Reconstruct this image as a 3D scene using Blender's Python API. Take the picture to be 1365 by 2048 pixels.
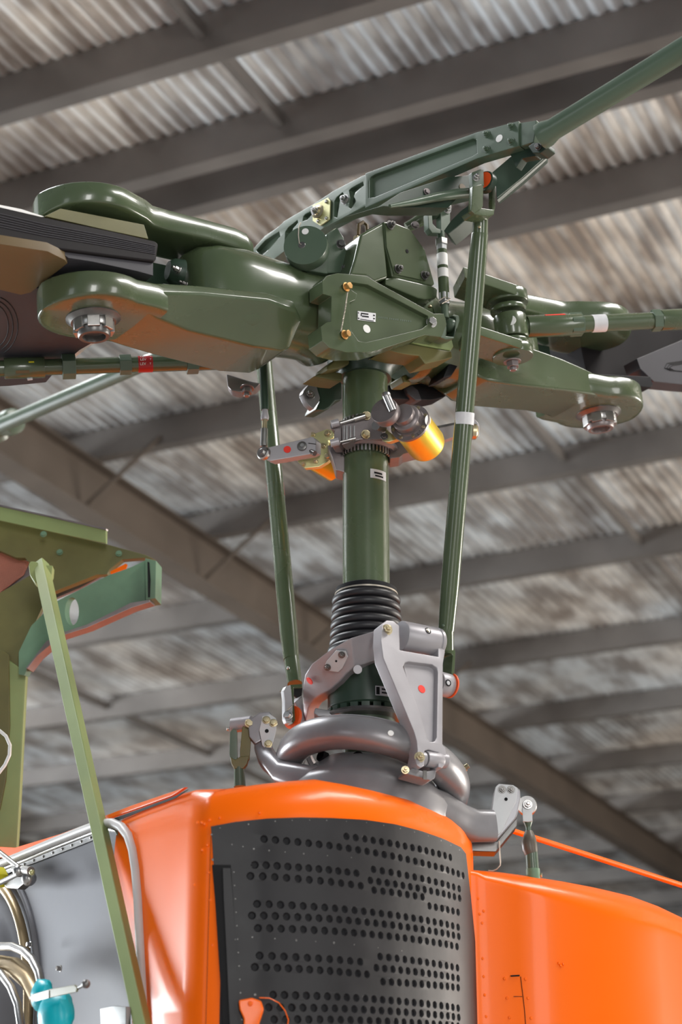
import bpy, bmesh, math, random
from mathutils import Vector, Matrix
from mathutils.geometry import tessellate_polygon

random.seed(7)
for o in list(bpy.data.objects):
    bpy.data.objects.remove(o)
sc = bpy.context.scene
COL = sc.collection

# ------------------------------------------------------------------ camera
F = 3680.0
PITCH = math.radians(22)
CP, SP = math.cos(PITCH), math.sin(PITCH)
CAM = Vector((0, 0, 1.6))
cam_data = bpy.data.cameras.new('camera')
cam_data.sensor_fit = 'HORIZONTAL'
cam_data.sensor_width = 24.0
cam_data.lens = 24.0 * F / 1365.0
cam_data.clip_start = 0.05
cam_data.clip_end = 300
cam_data.dof.use_dof = True
cam_data.dof.focus_distance = 3.92
cam_data.dof.aperture_fstop = 3.6
cam = bpy.data.objects.new('camera', cam_data)
COL.objects.link(cam)
cam.location = CAM
cam.rotation_euler = (math.pi / 2 + PITCH, 0, 0)
sc.camera = cam

# ------------------------------------------------------------------ light
sc.view_settings.view_transform = 'Standard'
sc.view_settings.look = 'None'
sc.view_settings.gamma = 1
sc.view_settings.use_curve_mapping = False
sc.view_settings.exposure = -0.08
w = bpy.data.worlds.new('world')
sc.world = w
w.use_nodes = True
w.node_tree.nodes['Background'].inputs[0].default_value = (0.80, 0.88, 1.0, 1)
w.node_tree.nodes['Background'].inputs[1].default_value = 0.16

def area(name, loc, target, sx, sy, power, col=(1, 1, 1)):
    d = bpy.data.lights.new(name, 'AREA')
    d.shape = 'RECTANGLE'; d.size = sx; d.size_y = sy
    d.energy = power; d.color = col
    o = bpy.data.objects.new(name, d)
    COL.objects.link(o)
    o.location = loc
    v = Vector(target) - Vector(loc)
    o.rotation_euler = v.to_track_quat('-Z', 'Y').to_euler()
    return o
# daylight through the hangar door bays behind the photographer
area('door_daylight', (-8.0, -8.0, 3.2), (0, 4, 3.2), 2.4, 5.5, 95, (0.93, 0.97, 1))
area('door_daylight', (2.2, -10.5, 3.4), (0, 4, 3.3), 2.4, 5.5, 600, (1, 0.99, 0.96))
area('door_daylight', (10.0, -5.0, 3.4), (0, 4, 3.2), 2.2, 5.5, 320, (1, 0.98, 0.95))
# roof lights above the aircraft, out of the picture
area('roof_light', (-3.6, 5.4, 7.7), (-3.6, 5.4, 0), 1.2, 4.5, 500, (0.95, 0.98, 1))
area('roof_light', (4.2, 3.2, 7.7), (4.2, 3.2, 0), 1.2, 4.5, 500, (1, 0.97, 0.93))
# added fill lights low at both sides, aimed up to brighten the roof
area('roof_fill_light', (-15.5, 16, 2.6), (0, 16, 5.2), 9.0, 4.0, 4400, (0.90, 0.96, 1))
area('roof_fill_light', (16.5, 12, 2.6), (0, 13, 6.2), 9.0, 4.0, 3000, (1, 0.93, 0.84))

# ------------------------------------------------------------------ measuring
def ray(px, py):
    u = (px - 682.5) / F
    v = (1024 - py) / F
    return Vector((u, CP - v * SP, SP + v * CP))
def P(px, py, Y):                       # point at world depth Y
    d = ray(px, py)
    return CAM + d * (Y / d.y)
def PP(px, py, o, n):                   # point on a plane
    d = ray(px, py)
    return CAM + d * ((Vector(o) - CAM).dot(n) / d.dot(n))
def depth(p):
    r = Vector(p) - CAM
    return r.y * CP + r.z * SP
def RR(p, px):                          # real size of px pixels at point p
    return px * depth(p) / F
def Zm(s, ox, oy, pts):
    return [(ox + x / s, oy + y / s) for x, y in pts]

M = Vector((0.054, 3.709, 0))
AZ = math.radians(35)
B = Vector((math.cos(AZ), math.sin(AZ), 0))        # blade direction, to the right and away
N = Vector((math.sin(AZ), -math.cos(AZ), 0))       # towards the camera and right
HUB = Vector((0.054, 3.709, 3.57))
B3 = Vector((B.x, B.y, 0.115)).normalized()
T3 = N.cross(B3).normalized()
def BF(s, o, t):
    return HUB + B3 * s + N * o + T3 * t
def PN(px, py, o):                      # on the vertical plane parallel to the blades, o in front of the mast
    return PP(px, py, M + N * o, N)
def PB(px, py, o):                      # on the vertical plane across the blades
    return PP(px, py, M + B * o, B)
def PT(px, py, t):                      # on the rotor plane at height t
    return PP(px, py, HUB + T3 * t, T3)

# ------------------------------------------------------------------ materials
def new_mat(name):
    m = bpy.data.materials.new(name); m.use_nodes = True
    return m, m.node_tree.nodes, m.node_tree.links, m.node_tree.nodes['Principled BSDF']
def paint(name, col, rough=0.35, metal=0.0, var=0.12, scale=18.0, bump=0.02, coat=0.0, spec=0.5, bscale=None, dirt_shade=None, dirt_shade_amt=0.3):
    m, n, l, b = new_mat(name)
    tc = n.new('ShaderNodeTexCoord')
    nz = n.new('ShaderNodeTexNoise'); nz.inputs['Scale'].default_value = scale; nz.inputs['Detail'].default_value = 5
    l.new(tc.outputs['Object'], nz.inputs['Vector'])
    cr = n.new('ShaderNodeValToRGB')
    cr.color_ramp.elements[0].position = 0.3; cr.color_ramp.elements[1].position = 0.7
    cr.color_ramp.elements[0].color = tuple(c * (1 - var) for c in col) + (1,)
    cr.color_ramp.elements[1].color = tuple(min(1, c * (1 + var)) for c in col) + (1,)
    l.new(nz.outputs['Fac'], cr.inputs['Fac'])
    out = cr.outputs['Color']
    if dirt_shade:
        n2 = n.new('ShaderNodeTexNoise'); n2.inputs['Scale'].default_value = scale * 0.35; n2.inputs['Detail'].default_value = 8
        l.new(tc.outputs['Object'], n2.inputs['Vector'])
        r2 = n.new('ShaderNodeValToRGB'); r2.color_ramp.elements[0].position = 0.5; r2.color_ramp.elements[1].position = 0.72
        r2.color_ramp.elements[1].color = (dirt_shade_amt,) * 3 + (1,)
        r2.color_ramp.elements[0].color = (0, 0, 0, 1)
        l.new(n2.outputs['Fac'], r2.inputs['Fac'])
        mx = n.new('ShaderNodeMix'); mx.data_type = 'RGBA'
        l.new(r2.outputs['Color'], mx.inputs['Factor'])
        l.new(out, mx.inputs['A']); mx.inputs['B'].default_value = tuple(dirt_shade) + (1,)
        out = mx.outputs['Result']
    l.new(out, b.inputs['Base Color'])
    b.inputs['Roughness'].default_value = rough
    b.inputs['Metallic'].default_value = metal
    b.inputs['Specular IOR Level'].default_value = spec
    b.inputs['Coat Weight'].default_value = coat
    b.inputs['Coat Roughness'].default_value = 0.08
    mr = n.new('ShaderNodeMapRange')
    mr.inputs['To Min'].default_value = max(0.02, rough - 0.06); mr.inputs['To Max'].default_value = min(1, rough + 0.1)
    l.new(nz.outputs['Fac'], mr.inputs['Value']); l.new(mr.outputs['Result'], b.inputs['Roughness'])
    if bump:
        n3 = n.new('ShaderNodeTexNoise'); n3.inputs['Scale'].default_value = bscale or scale * 6
        l.new(tc.outputs['Object'], n3.inputs['Vector'])
        bp = n.new('ShaderNodeBump'); bp.inputs['Strength'].default_value = bump * 10; bp.inputs['Distance'].default_value = 0.0006
        l.new(n3.outputs['Fac'], bp.inputs['Height']); l.new(bp.outputs['Normal'], b.inputs['Normal'])
    return m
G = {}
G['green'] = paint('olive_green_paint', (0.072, 0.100, 0.050), 0.24, var=0.08, coat=0.5, scale=9, dirt_shade=(0.10, 0.085, 0.05), dirt_shade_amt=0.25)
G['green2'] = paint('grey_green_paint', (0.078, 0.118, 0.078), 0.33, var=0.08, coat=0.2, scale=9, dirt_shade=(0.07, 0.07, 0.05), dirt_shade_amt=0.3)
G['greendark'] = paint('dark_or_shaded_green', (0.024, 0.046, 0.030), 0.35, var=0.12, scale=12)  # also stands in for ordinary green where it lies in shade
G['primer'] = paint('light_green_primer', (0.26, 0.33, 0.13), 0.5, var=0.12, scale=6, dirt_shade=(0.30, 0.24, 0.05), dirt_shade_amt=0.5)
G['primer2'] = paint('sea_green_primer', (0.13, 0.24, 0.15), 0.5, var=0.25, scale=6, dirt_shade=(0.03, 0.035, 0.02), dirt_shade_amt=0.85)  # heavy dark patches paint shading onto the frame rail
G['olive'] = paint('olive_primer_and_shade', (0.13, 0.12, 0.035), 0.45, var=0.2, scale=8, dirt_shade=(0.10, 0.10, 0.05), dirt_shade_amt=0.7)  # also stands in for shaded and brown-reflecting undersides
G['orange'] = paint('orange_gloss_paint', (1.0, 0.148, 0.0005), 0.28, var=0.02, scale=4, coat=0.10, spec=0.22, bump=0.006, bscale=40)
G['grey'] = paint('machined_grey_paint', (0.37, 0.355, 0.375), 0.38, metal=0.25, var=0.06, scale=14)
G['ring'] = paint('dark_grey_casting', (0.27, 0.265, 0.28), 0.30, metal=0.35, var=0.14, scale=10, dirt_shade=(0.10, 0.09, 0.08), dirt_shade_amt=0.5)
G['plate'] = paint('bare_plate', (0.50, 0.51, 0.52), 0.4, metal=0.2, var=0.05, scale=20)
G['steel'] = paint('bright_steel', (0.46, 0.45, 0.44), 0.3, metal=1.0, var=0.1, scale=30)
G['steeldark'] = paint('dark_steel', (0.16, 0.155, 0.15), 0.35, metal=0.8, var=0.2, scale=30)
G['cad'] = paint('cadmium_plate', (0.55, 0.47, 0.30), 0.3, metal=0.9, var=0.18, scale=30)
G['gold'] = paint('gold_anodised_bolt', (0.72, 0.42, 0.16), 0.3, metal=0.8, var=0.1, scale=40)
G['zinc'] = paint('yellow_zinc_plate', (0.52, 0.50, 0.25), 0.33, metal=0.6, var=0.2, scale=20)
G['yellow'] = paint('yellow_canister_paint', (0.85, 0.58, 0.05), 0.3, metal=0.6, var=0.06, scale=9)
G['bronze'] = paint('brown_grey_housing', (0.23, 0.20, 0.20), 0.36, metal=0.5, var=0.15, scale=16)
G['rubber'] = paint('black_rubber', (0.016, 0.015, 0.018), 0.42, var=0.2, scale=12)
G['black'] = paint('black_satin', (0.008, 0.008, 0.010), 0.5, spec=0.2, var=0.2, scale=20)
G['laminate'] = paint('black_laminated_edge', (0.009, 0.007, 0.008), 0.45, spec=0.2, var=0.2, scale=10)
G['bladeskin'] = paint('grey_brown_blade_skin', (0.042, 0.040, 0.048), 0.5, var=0.08, scale=5)
G['screen'] = paint('charcoal_sheet', (0.020, 0.019, 0.021), 0.42, spec=0.28, var=0.18, scale=14)
G['tan'] = paint('tan_blade_root', (0.13, 0.085, 0.032), 0.45, var=0.1, scale=8)
G['white'] = paint('white_paint', (0.85, 0.84, 0.82), 0.45, var=0.03)
G['whiteseal'] = paint('white_rubber_seal', (0.60, 0.58, 0.57), 0.4, var=0.06)
G['red'] = paint('red_mark', (0.85, 0.03, 0.012), 0.4, var=0.04)
G['darkred'] = paint('dark_red_tape', (0.42, 0.008, 0.012), 0.4, var=0.04)
G['orangeseal'] = paint('orange_bearing_seal', (0.85, 0.10, 0.015), 0.4, var=0.08)
G['tape'] = paint('white_silver_tape', (0.68, 0.68, 0.70), 0.35, var=0.06, scale=60)
G['cyan'] = paint('turquoise_cap', (0.0, 0.50, 0.60), 0.35, var=0.05)
G['firewall'] = paint('stainless_firewall', (0.17, 0.17, 0.19), 0.55, metal=0.15, spec=0.25, var=0.15, scale=4, dirt_shade=(0.2, 0.17, 0.12), dirt_shade_amt=0.3)
G['tanring'] = paint('heat_stained_ring', (0.45, 0.34, 0.2), 0.4, metal=0.7, var=0.15, scale=10)
G['label'] = paint('metal_label', (0.62, 0.62, 0.64), 0.4, metal=0.4, var=0.05)
G['ink'] = paint('black_print', (0.010, 0.010, 0.011), 0.6, spec=0.15, var=0.05)
G['glue'] = paint('brown_sleeve', (0.12, 0.10, 0.075), 0.4, var=0.2)
G['spring'] = paint('yellow_mark', (0.70, 0.62, 0.02), 0.4, var=0.05)
G['mesh'] = paint('copper_mesh', (0.60, 0.24, 0.17), 0.5, var=0.1)
G['wire'] = paint('twisted_wire', (0.5, 0.45, 0.38), 0.4, metal=0.8, var=0.1)

def mat_roof():
    m, n, l, b = new_mat('galvanised_roof_sheet')
    tc = n.new('ShaderNodeTexCoord')
    ge = n.new('ShaderNodeNewGeometry')
    mp = n.new('ShaderNodeMapping'); mp.inputs['Rotation'].default_value = (0, 0, math.radians(25.5)); 
    l.new(ge.outputs['Position'], mp.inputs['Vector'])
    mp2 = n.new('ShaderNodeMapping'); mp2.inputs['Scale'].default_value = (1.0, 0.32, 1)
    l.new(mp.outputs['Vector'], mp2.inputs['Vector']); mp = mp2
    nz = n.new('ShaderNodeTexNoise'); nz.inputs['Scale'].default_value = 4.2; nz.inputs['Detail'].default_value = 3; nz.inputs['Roughness'].default_value = 0.55
    l.new(mp.outputs['Vector'], nz.inputs['Vector'])
    cr = n.new('ShaderNodeValToRGB')
    e = cr.color_ramp.elements
    e[0].position = 0.38; e[0].color = (0.36, 0.335, 0.325, 1)
    e[1].position = 0.62; e[1].color = (0.84, 0.87, 0.90, 1)  # mottle paints blotchy reflected glints into the sheet colour
    l.new(nz.outputs['Fac'], cr.inputs['Fac'])
    n2 = n.new('ShaderNodeTexNoise'); n2.inputs['Scale'].default_value = 0.45; n2.inputs['Detail'].default_value = 3
    l.new(ge.outputs['Position'], n2.inputs['Vector'])
    c2 = n.new('ShaderNodeValToRGB')
    c2.color_ramp.elements[0].position = 0.4; c2.color_ramp.elements[0].color = (0.95, 0.98, 1.0, 1)
    c2.color_ramp.elements[1].position = 0.62; c2.color_ramp.elements[1].color = (1.0, 0.90, 0.80, 1)
    l.new(n2.outputs['Fac'], c2.inputs['Fac'])
    mx = n.new('ShaderNodeMix'); mx.data_type = 'RGBA'; mx.blend_type = 'MULTIPLY'; mx.inputs['Factor'].default_value = 1
    l.new(cr.outputs['Color'], mx.inputs['A']); l.new(c2.outputs['Color'], mx.inputs['B'])
    l.new(mx.outputs['Result'], b.inputs['Base Color'])
    b.inputs['Metallic'].default_value = 0.55
    b.inputs['Roughness'].default_value = 0.42
    bp = n.new('ShaderNodeBump'); bp.inputs['Strength'].default_value = 0.4; bp.inputs['Distance'].default_value = 0.02
    l.new(nz.outputs['Fac'], bp.inputs['Height']); l.new(bp.outputs['Normal'], b.inputs['Normal'])
    return m
G['roof'] = mat_roof()
G['purlin'] = paint('purlin_steel', (0.15, 0.135, 0.125), 0.42, metal=0.4, var=0.15, scale=2)
G['rafter'] = paint('brown_rafter_steel', (0.085, 0.066, 0.052), 0.55, var=0.15, scale=2)
G['floor'] = paint('concrete_floor', (0.42, 0.40, 0.375), 0.35, var=0.1, scale=0.6)
G['wall'] = paint('hangar_wall_sheet', (0.16, 0.155, 0.15), 0.6, var=0.1, scale=1)

# ------------------------------------------------------------------ mesh builder
def frame(d):
    d = Vector(d).normalized()
    a = Vector((0, 0, 1)) if abs(d.z) < 0.9 else Vector((1, 0, 0))
    x = a.cross(d).normalized()
    return x, d.cross(x).normalized(), d
class MB:
    def __init__(s):
        s.bm = bmesh.new()
    def v(s, p): return s.bm.verts.new(p)
    def f(s, vs):
        try: return s.bm.faces.new(vs)
        except ValueError: return None
    def rings(s, rings, closed=True, cap0=True, cap1=True, loop=False):
        vr = [[s.v(p) for p in r] for r in rings]
        n = len(vr[0]); k = len(vr)
        for i in range(k if loop else k - 1):
            a, b = vr[i], vr[(i + 1) % k]
            for j in range(n if closed else n - 1):
                s.f([a[j], a[(j + 1) % n], b[(j + 1) % n], b[j]])
        if not loop:
            if cap0: s.f(list(reversed(vr[0])))
            if cap1: s.f(vr[-1])
        return s
    def lathe(s, o, d, prof, seg=24, cap=True):     # prof: (radius, distance along d)
        o = Vector(o); x, y, z = frame(d)
        rs = []
        for r, h in prof:
            r = max(r, 1e-5)
            rs.append([o + z * h + (x * math.cos(2 * math.pi * i / seg) + y * math.sin(2 * math.pi * i / seg)) * r for i in range(seg)])
        return s.rings(rs, cap0=cap, cap1=cap)
    def tube(s, p, q, r, r2=None, seg=20):
        p, q = Vector(p), Vector(q)
        return s.lathe(p, q - p, [(r, 0), (r2 if r2 is not None else r, (q - p).length)], seg)
    def path(s, pts, r, seg=12, closed=False, flat=None):
        pts = [Vector(p) for p in pts]; n = len(pts); rs = []
        rad = r if isinstance(r, (list, tuple)) else [r] * n
        x = None
        for i in range(n):
            if closed: t = pts[(i + 1) % n] - pts[i - 1]
            else: t = pts[min(i + 1, n - 1)] - pts[max(i - 1, 0)]
            t.normalize()
            if x is None: x = frame(t)[0]
            x = (x - t * x.dot(t)).normalized(); y = t.cross(x)
            rs.append([pts[i] + (x * math.cos(2 * math.pi * j / seg) + y * math.sin(2 * math.pi * j / seg)) * rad[i] for j in range(seg)])
        return s.rings(rs, loop=closed)
    def prism(s, pts, d, holes=()):                 # flat outline pushed along d
        pts = [Vector(p) for p in pts]; d = Vector(d)
        loops = [pts] + [[Vector(p) for p in h] for h in holes]
        flat = [p for lp in loops for p in lp]
        A = [s.v(p) for p in flat]; Bv = [s.v(p + d) for p in flat]
        if holes:
            for t in tessellate_polygon(loops):
                s.f([A[i] for i in t]); s.f([Bv[i] for i in reversed(t)])
        else:
            s.f(A); s.f(list(reversed(Bv)))
        k = 0
        for lp in loops:
            n = len(lp)
            for i in range(n):
                a, b = k + i, k + (i + 1) % n
                s.f([A[a], A[b], Bv[b], Bv[a]])
            k += n
        return s
    def box(s, c, hx, hy, hz, ax=None):
        c = Vector(c); x, y, z = ax or (Vector((1, 0, 0)), Vector((0, 1, 0)), Vector((0, 0, 1)))
        q = [c + x * (a * hx) + y * (b * hy) + z * (-hz) for a, b in ((-1, -1), (1, -1), (1, 1), (-1, 1))]
        return s.prism(q, z * (2 * hz))
    def ball(s, c, r, seg=12, sc_=(1, 1, 1)):
        pr = []
        for i in range(seg // 2 + 1):
            a = math.pi * i / (seg // 2)
            pr.append((max(1e-5, r * math.sin(a)), -r * math.cos(a)))
        return s.lathe(c, (0, 0, 1), pr, seg)
    def loft(s, secs):
        return s.rings(secs)
def hexbolt(p, d, r, h, mat, parent, name='bolt', nut=False, washer=True, mat2=None):
    mb = MB(); d = Vector(d).normalized(); p = Vector(p)
    hh = 0
    if washer:
        mb.lathe(p, d, [(r * 1.35, 0), (r * 1.35, h * 0.2)], 20); hh = h * 0.2
    x, y, z = frame(d)
    a0 = random.random()
    hexp = [p + d * hh + (x * math.cos(a0 + i * math.pi / 3) + y * math.sin(a0 + i * math.pi / 3)) * r for i in range(6)]
    mb.prism(hexp, d * (h * 0.8))
    if nut:
        mb.lathe(p + d * (hh + h * 0.8), d, [(r * 0.55, 0), (r * 0.55, h * 0.45), (r * 0.42, h * 0.55)], 12)
    return fin(name, mb, mat, parent, bevel=r * 0.12)

def roundrect(c, x, y, w, h, k=20, e=4.0):
    out = []
    for i in range(k):
        a = 2 * math.pi * i / k
        ca, sa = math.cos(a), math.sin(a)
        out.append(c + x * (w * math.copysign(abs(ca) ** (2 / e), ca)) + y * (h * math.copysign(abs(sa) ** (2 / e), sa)))
    return out

def fin(name, mb, mat, parent=None, bevel=0.0, seg=2, ang=38, kind=None, label=None):
    bm = mb.bm
    bmesh.ops.recalc_face_normals(bm, faces=bm.faces)
    if bevel > 0:
        es = [e for e in bm.edges if len(e.link_faces) == 2 and e.calc_face_angle(0) > math.radians(32)]
        try:
            bmesh.ops.bevel(bm, geom=es, offset=bevel, offset_type='OFFSET', segments=seg, profile=0.5, affect='EDGES', clamp_overlap=True)
        except Exception: pass
    for f in bm.faces: f.smooth = True
    for e in bm.edges:
        e.smooth = not (len(e.link_faces) == 2 and e.calc_face_angle(0) > math.radians(ang))
    me = bpy.data.meshes.new(name)
    org = Vector((0, 0, 0))
    root = parent
    while root is not None and root.parent is not None: root = root.parent
    if root is not None: org = root.location
    bm.transform(Matrix.Translation(-org))
    bm.to_mesh(me); bm.free()
    me.materials.append(G[mat] if isinstance(mat, str) else mat)
    o = bpy.data.objects.new(name, me); COL.objects.link(o)
    if bevel > 0:
        wn = o.modifiers.new('weighted', 'WEIGHTED_NORMAL'); wn.keep_sharp = True; wn.weight = 90
    if parent is not None: o.parent = parent
    if kind: o['kind'] = kind
    if label: o['label'] = label
    return o
def thing(name, loc, label, cat, group=None):
    o = bpy.data.objects.new(name, None); COL.objects.link(o)
    o.location = loc; o.empty_display_size = 0.05
    o['label'] = label; o['category'] = cat
    if group: o['group'] = group
    return o
def tag(o, label, cat, group=None):
    o['label'] = label; o['category'] = cat
    if group: o['group'] = group
    return o
def disc(c, n, r, mat, parent, name='paint_dot', h=0.0008, seg=28, label=None, sx=1.0):
    mb = MB(); mb.lathe(Vector(c), Vector(n), [(r, 0), (r, h)], seg)
    return fin(name, mb, mat, parent, label=label)
# ------------------------------------------------------------------ hangar
H = 8.0
RD = Vector((0.43, 0.9028, 0)).normalized()       # rafter direction
PD = Vector((RD.y, -RD.x, 0))                     # purlin direction, to the right and nearer
def struct(o):
    o['kind'] = 'structure'; return o
mb = MB(); mb.box((0, 15, -0.1), 34, 34, 0.1); struct(fin('floor', mb, 'floor'))
mb = MB(); mb.box((0, 48.8, 4), 34, 0.15, 4); struct(fin('wall_back', mb, 'wall'))
mb = MB(); mb.box((-33.8, 30, 4), 0.15, 18.6, 4); struct(fin('wall_left', mb, 'wall'))
mb = MB(); mb.box((33.8, 30, 4), 0.15, 18.6, 4); struct(fin('wall_right', mb, 'wall'))
roof = bpy.data.objects.new('ceiling', None); COL.objects.link(roof); struct(roof)
pitch = 0.095
def roof_pt(pp, rr, z): return PD * pp + RD * rr + Vector((0, 0, z))
SW = pitch * 9
ns = 0
base = None
pp = -40.0
prof = []
K = 5
sheetmesh = None
while pp < 30:
    if sheetmesh is None:
        mb = MB(); rows = []
        nseg = 9 * K
        for rr in (0, 42):
            rows.append([PD * (pitch * i / K) + RD * rr + Vector((0, 0, 0.011 * math.cos(2 * math.pi * i / K))) for i in range(nseg + 3)])
        mb.rings(rows, closed=False, cap0=False, cap1=False)
        o = fin('roof_sheet', mb, 'roof', roof)
        sheetmesh = o.data
    else:
        o = bpy.data.objects.new('roof_sheet', sheetmesh); COL.objects.link(o); o.parent = roof
    o.location = PD * pp + RD * 3.0 + Vector((0, 0, H + (0.004 if ns % 2 else 0)))
    pp += SW; ns += 1
# purlins
k0 = H - 1.6
def roof_of(px, py):
    p = PP(px, py, (0, 0, H - 0.26), Vector((0, 0, 1)))
    return p
purl = [roof_of(682, y).dot(RD) for y in (21, 247, 335, 534, 815, 1025, 1204, 1370, 1495)]
purl = [purl[0] - 3.1, purl[0] - 1.9] + purl + [purl[-1] + 2.6 * i for i in range(1, 7)]
pm = None
def purlin_mesh():
    mb = MB(); hgt = 0.26; wd = 0.12; th = 0.006
    sec = [(0, 0), (wd, 0), (wd, 0.02), (wd - th, 0.02), (wd - th, th), (th, th), (th, hgt - th), (wd, hgt - th), (wd, hgt), (0, hgt)]
    a = [RD * x + Vector((0, 0, z)) - PD * 36 for x, z in sec]
    mb.prism(a, PD * 60)
    return mb
for i, r in enumerate(purl):
    if pm is None:
        o = fin('purlin', purlin_mesh(), 'purlin', roof); pm = o.data
    else:
        o = bpy.data.objects.new('purlin', pm); COL.objects.link(o); o.parent = roof
    o.location = RD * r + Vector((0, 0, H - 0.265))
# bridging struts between purlins
def bridge(pp, r0, r1):
    mb = MB()
    c = roof_pt(pp, (r0 + r1) / 2 + 0.03, H - 0.12)
    mb.box(c, 0.022, (r1 - r0) / 2 - 0.02, 0.045, (PD, RD, Vector((0, 0, 1))))
    fin('bridging_strut', mb, 'purlin', roof)
bl = [roof_of(360, 110).dot(PD), roof_of(214, 1436).dot(PD), roof_of(530, 260).dot(PD)]
for j, b0 in enumerate((bl[0], bl[1], bl[0] + 4.2, bl[0] - 3.9)):
    for a, b_ in zip(purl[:-1], purl[1:]):
        if b_ - a > 0.8: bridge(b0 + (0.12 if j == 0 and a < 8 else 0), a, b_)
# rafters (I beams)
def rafter(pp, name='rafter'):
    mb = MB(); bw = 0.115; hw = 0.46; tf = 0.014; tw = 0.01
    sec = [(-bw, 0), (bw, 0), (bw, tf), (tw, tf), (tw, hw - tf), (bw, hw - tf), (bw, hw), (-bw, hw), (-bw, hw - tf), (-tw, hw - tf), (-tw, tf), (-bw, tf)]
    mb.prism([roof_pt(pp, 2.0, H - 0.27 - hw) + PD * x + Vector((0, 0, z)) for x, z in sec], RD * 43)
    return fin(name, mb, 'rafter', roof)
zr = H - 0.27 - 0.46
r1 = PP(0, 925, (0, 0, zr), Vector((0, 0, 1))).dot(PD)
rafter(r1)
rafter(r1 + 9.2); rafter(r1 - 9.2); rafter(r1 - 18.4)
# fly braces from rafter to purlin
for r in purl[4:10]:
    mb = MB()
    mb.tube(roof_pt(r1 + 0.05, r - 0.02, zr + 0.03), roof_pt(r1 + 0.75, r - 0.02, H - 0.2), 0.02, seg=8)
    fin('fly_brace', mb, 'rafter', roof)

# ------------------------------------------------------------------ mast
mast = thing('rotor_mast', M + Vector((0, 0, 2.4)), 'thick olive green vertical rotor mast tube rising from the black bellows', 'rotor mast')
mb = MB(); mb.lathe(M + Vector((0, 0, 2.45)), (0, 0, 1), [(0.0505, 0), (0.0505, 1.10)], 48); fin('mast_tube', mb, 'green', mast)
def zc(py, rad=0.05):       # height on the front of the mast
    return P(733, py, M.y - rad).z
def curved_plate(name, px0, px1, py0, py1, rad, mat, parent, th=0.0012):
    a = PP(px0, py0, M - Vector((0, rad, 0)), Vector((0, 1, 0)))
    b_ = PP(px1, py1, M - Vector((0, rad, 0)), Vector((0, 1, 0)))
    f0 = math.asin(max(-1, min(1, (a.x - M.x) / rad))); f1 = math.asin(max(-1, min(1, (b_.x - M.x) / rad)))
    rows = []
    for r, z in ((rad, a.z), (rad + th, a.z), (rad + th, b_.z), (rad, b_.z)):
        rows.append([M + Vector((math.sin(f0 + (f1 - f0) * i / 8) * r, -math.cos(f0 + (f1 - f0) * i / 8) * r, z)) for i in range(9)])
    mb = MB(); vr = [[mb.v(p) for p in r] for r in rows]
    for i in range(4):
        for j in range(8): mb.f([vr[i][j], vr[i][j + 1], vr[(i + 1) % 4][j + 1], vr[(i + 1) % 4][j]])
    for j in (0, 8): mb.f([vr[i][j] for i in range(4)])
    return fin(name, mb, mat, parent)
np_ = curved_plate('nameplate', 741, 772, 937, 955, 0.0506, 'label', mast)
curved_plate('printed_strip', 749, 765, 942, 945.5, 0.052, 'ink', np_, 0.0003)
curved_plate('printed_strip', 751, 767, 948, 951, 0.052, 'ink', np_, 0.0003)

# black bellows
boot = thing('rubber_boot', M + Vector((0, 0, zc(1300))), 'black ribbed rubber bellows around the foot of the green mast', 'bellows')
prof = []
z0, z1 = zc(1296, .08), zc(1156, .06)
nrib = 7
def zz(py): return zc(py, 0.07)
prof.append((0.0795, zz(1310))); 
for i in range(nrib):
    c0 = 1284 - i * 17.2
    rr_ = 0.0800 - 0.0011 * i
    if i == 0: rr_ = 0.083
    for a in range(9):
        an = math.pi * a / 8
        prof.append((rr_ - 0.0085 + 0.0085 * math.sin(an), zz(c0 + 8.0 * math.cos(an))))
mb = MB(); mb.lathe(M, (0, 0, 1), [(0.052, prof[0][1])] + prof + [(0.066, zz(1172))], 56, cap=False)
fin('bellows', mb, 'rubber', boot)
mb = MB(); mb.lathe(M, (0, 0, 1), [(0.0508, zz(1172)), (0.0655, zz(1172)), (0.0665, zz(1168)), (0.0655, zz(1158)), (0.0585, zz(1155)), (0.0508, zz(1155))], 56, cap=False)
fin('collar', mb, 'black', boot)
mb = MB()
mb.lathe(M, (0, 0, 1), [(0.0655, zz(1170)), (0.0675, zz(1170)), (0.0675, zz(1167)), (0.0655, zz(1167))], 56, cap=False)
fin('clamp_wire', mb, 'wire', boot)

# sleeve under bellows
sl = thing('drive_sleeve', M + Vector((0, 0, zc(1440))), 'dark green stepped sleeve with castellated lock nut below the bellows', 'sleeve')
def zs(py, r): return P(733, py, M.y - r).z
mb = MB()
mb.lathe(M, (0, 0, 1), [(0.0515, zs(1300, .08)), (0.080, zs(1302, .08)), (0.082, zs(1330, .08)), (0.082, zs(1398, .082)), (0.078, zs(1403, .08)), (0.0515, zs(1403, .08))], 56, cap=False)
b1 = fin('sleeve_body', mb, 'greendark', sl, bevel=0.001)
mb = MB()
za, zb = zs(1403, .08), zs(1412, .08)
for i in range(22):
    a0 = 2 * math.pi * i / 22; a1 = a0 + 2 * math.pi / 22 * 0.68
    q = []
    for r in (0.064, 0.085):
        q.append([M + Vector((math.cos(a) * r, math.sin(a) * r, 0)) for a in (a0, (a0 + a1) / 2, a1)])
    poly = [p + Vector((0, 0, zb)) for p in q[0]] + [p + Vector((0, 0, zb)) for p in reversed(q[1])]
    mb.prism(poly, (0, 0, za - zb))
fin('lock_nut', mb, 'greendark', sl)
mb = MB(); mb.lathe(M, (0, 0, 1), [(0.0515, zb - .001), (0.090, zb - .001), (0.092, zb - .006), (0.088, zb - 0.011), (0.0515, zb - 0.011)], 56, cap=False)
fin('bearing_ring', mb, 'steeldark', sl)
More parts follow.
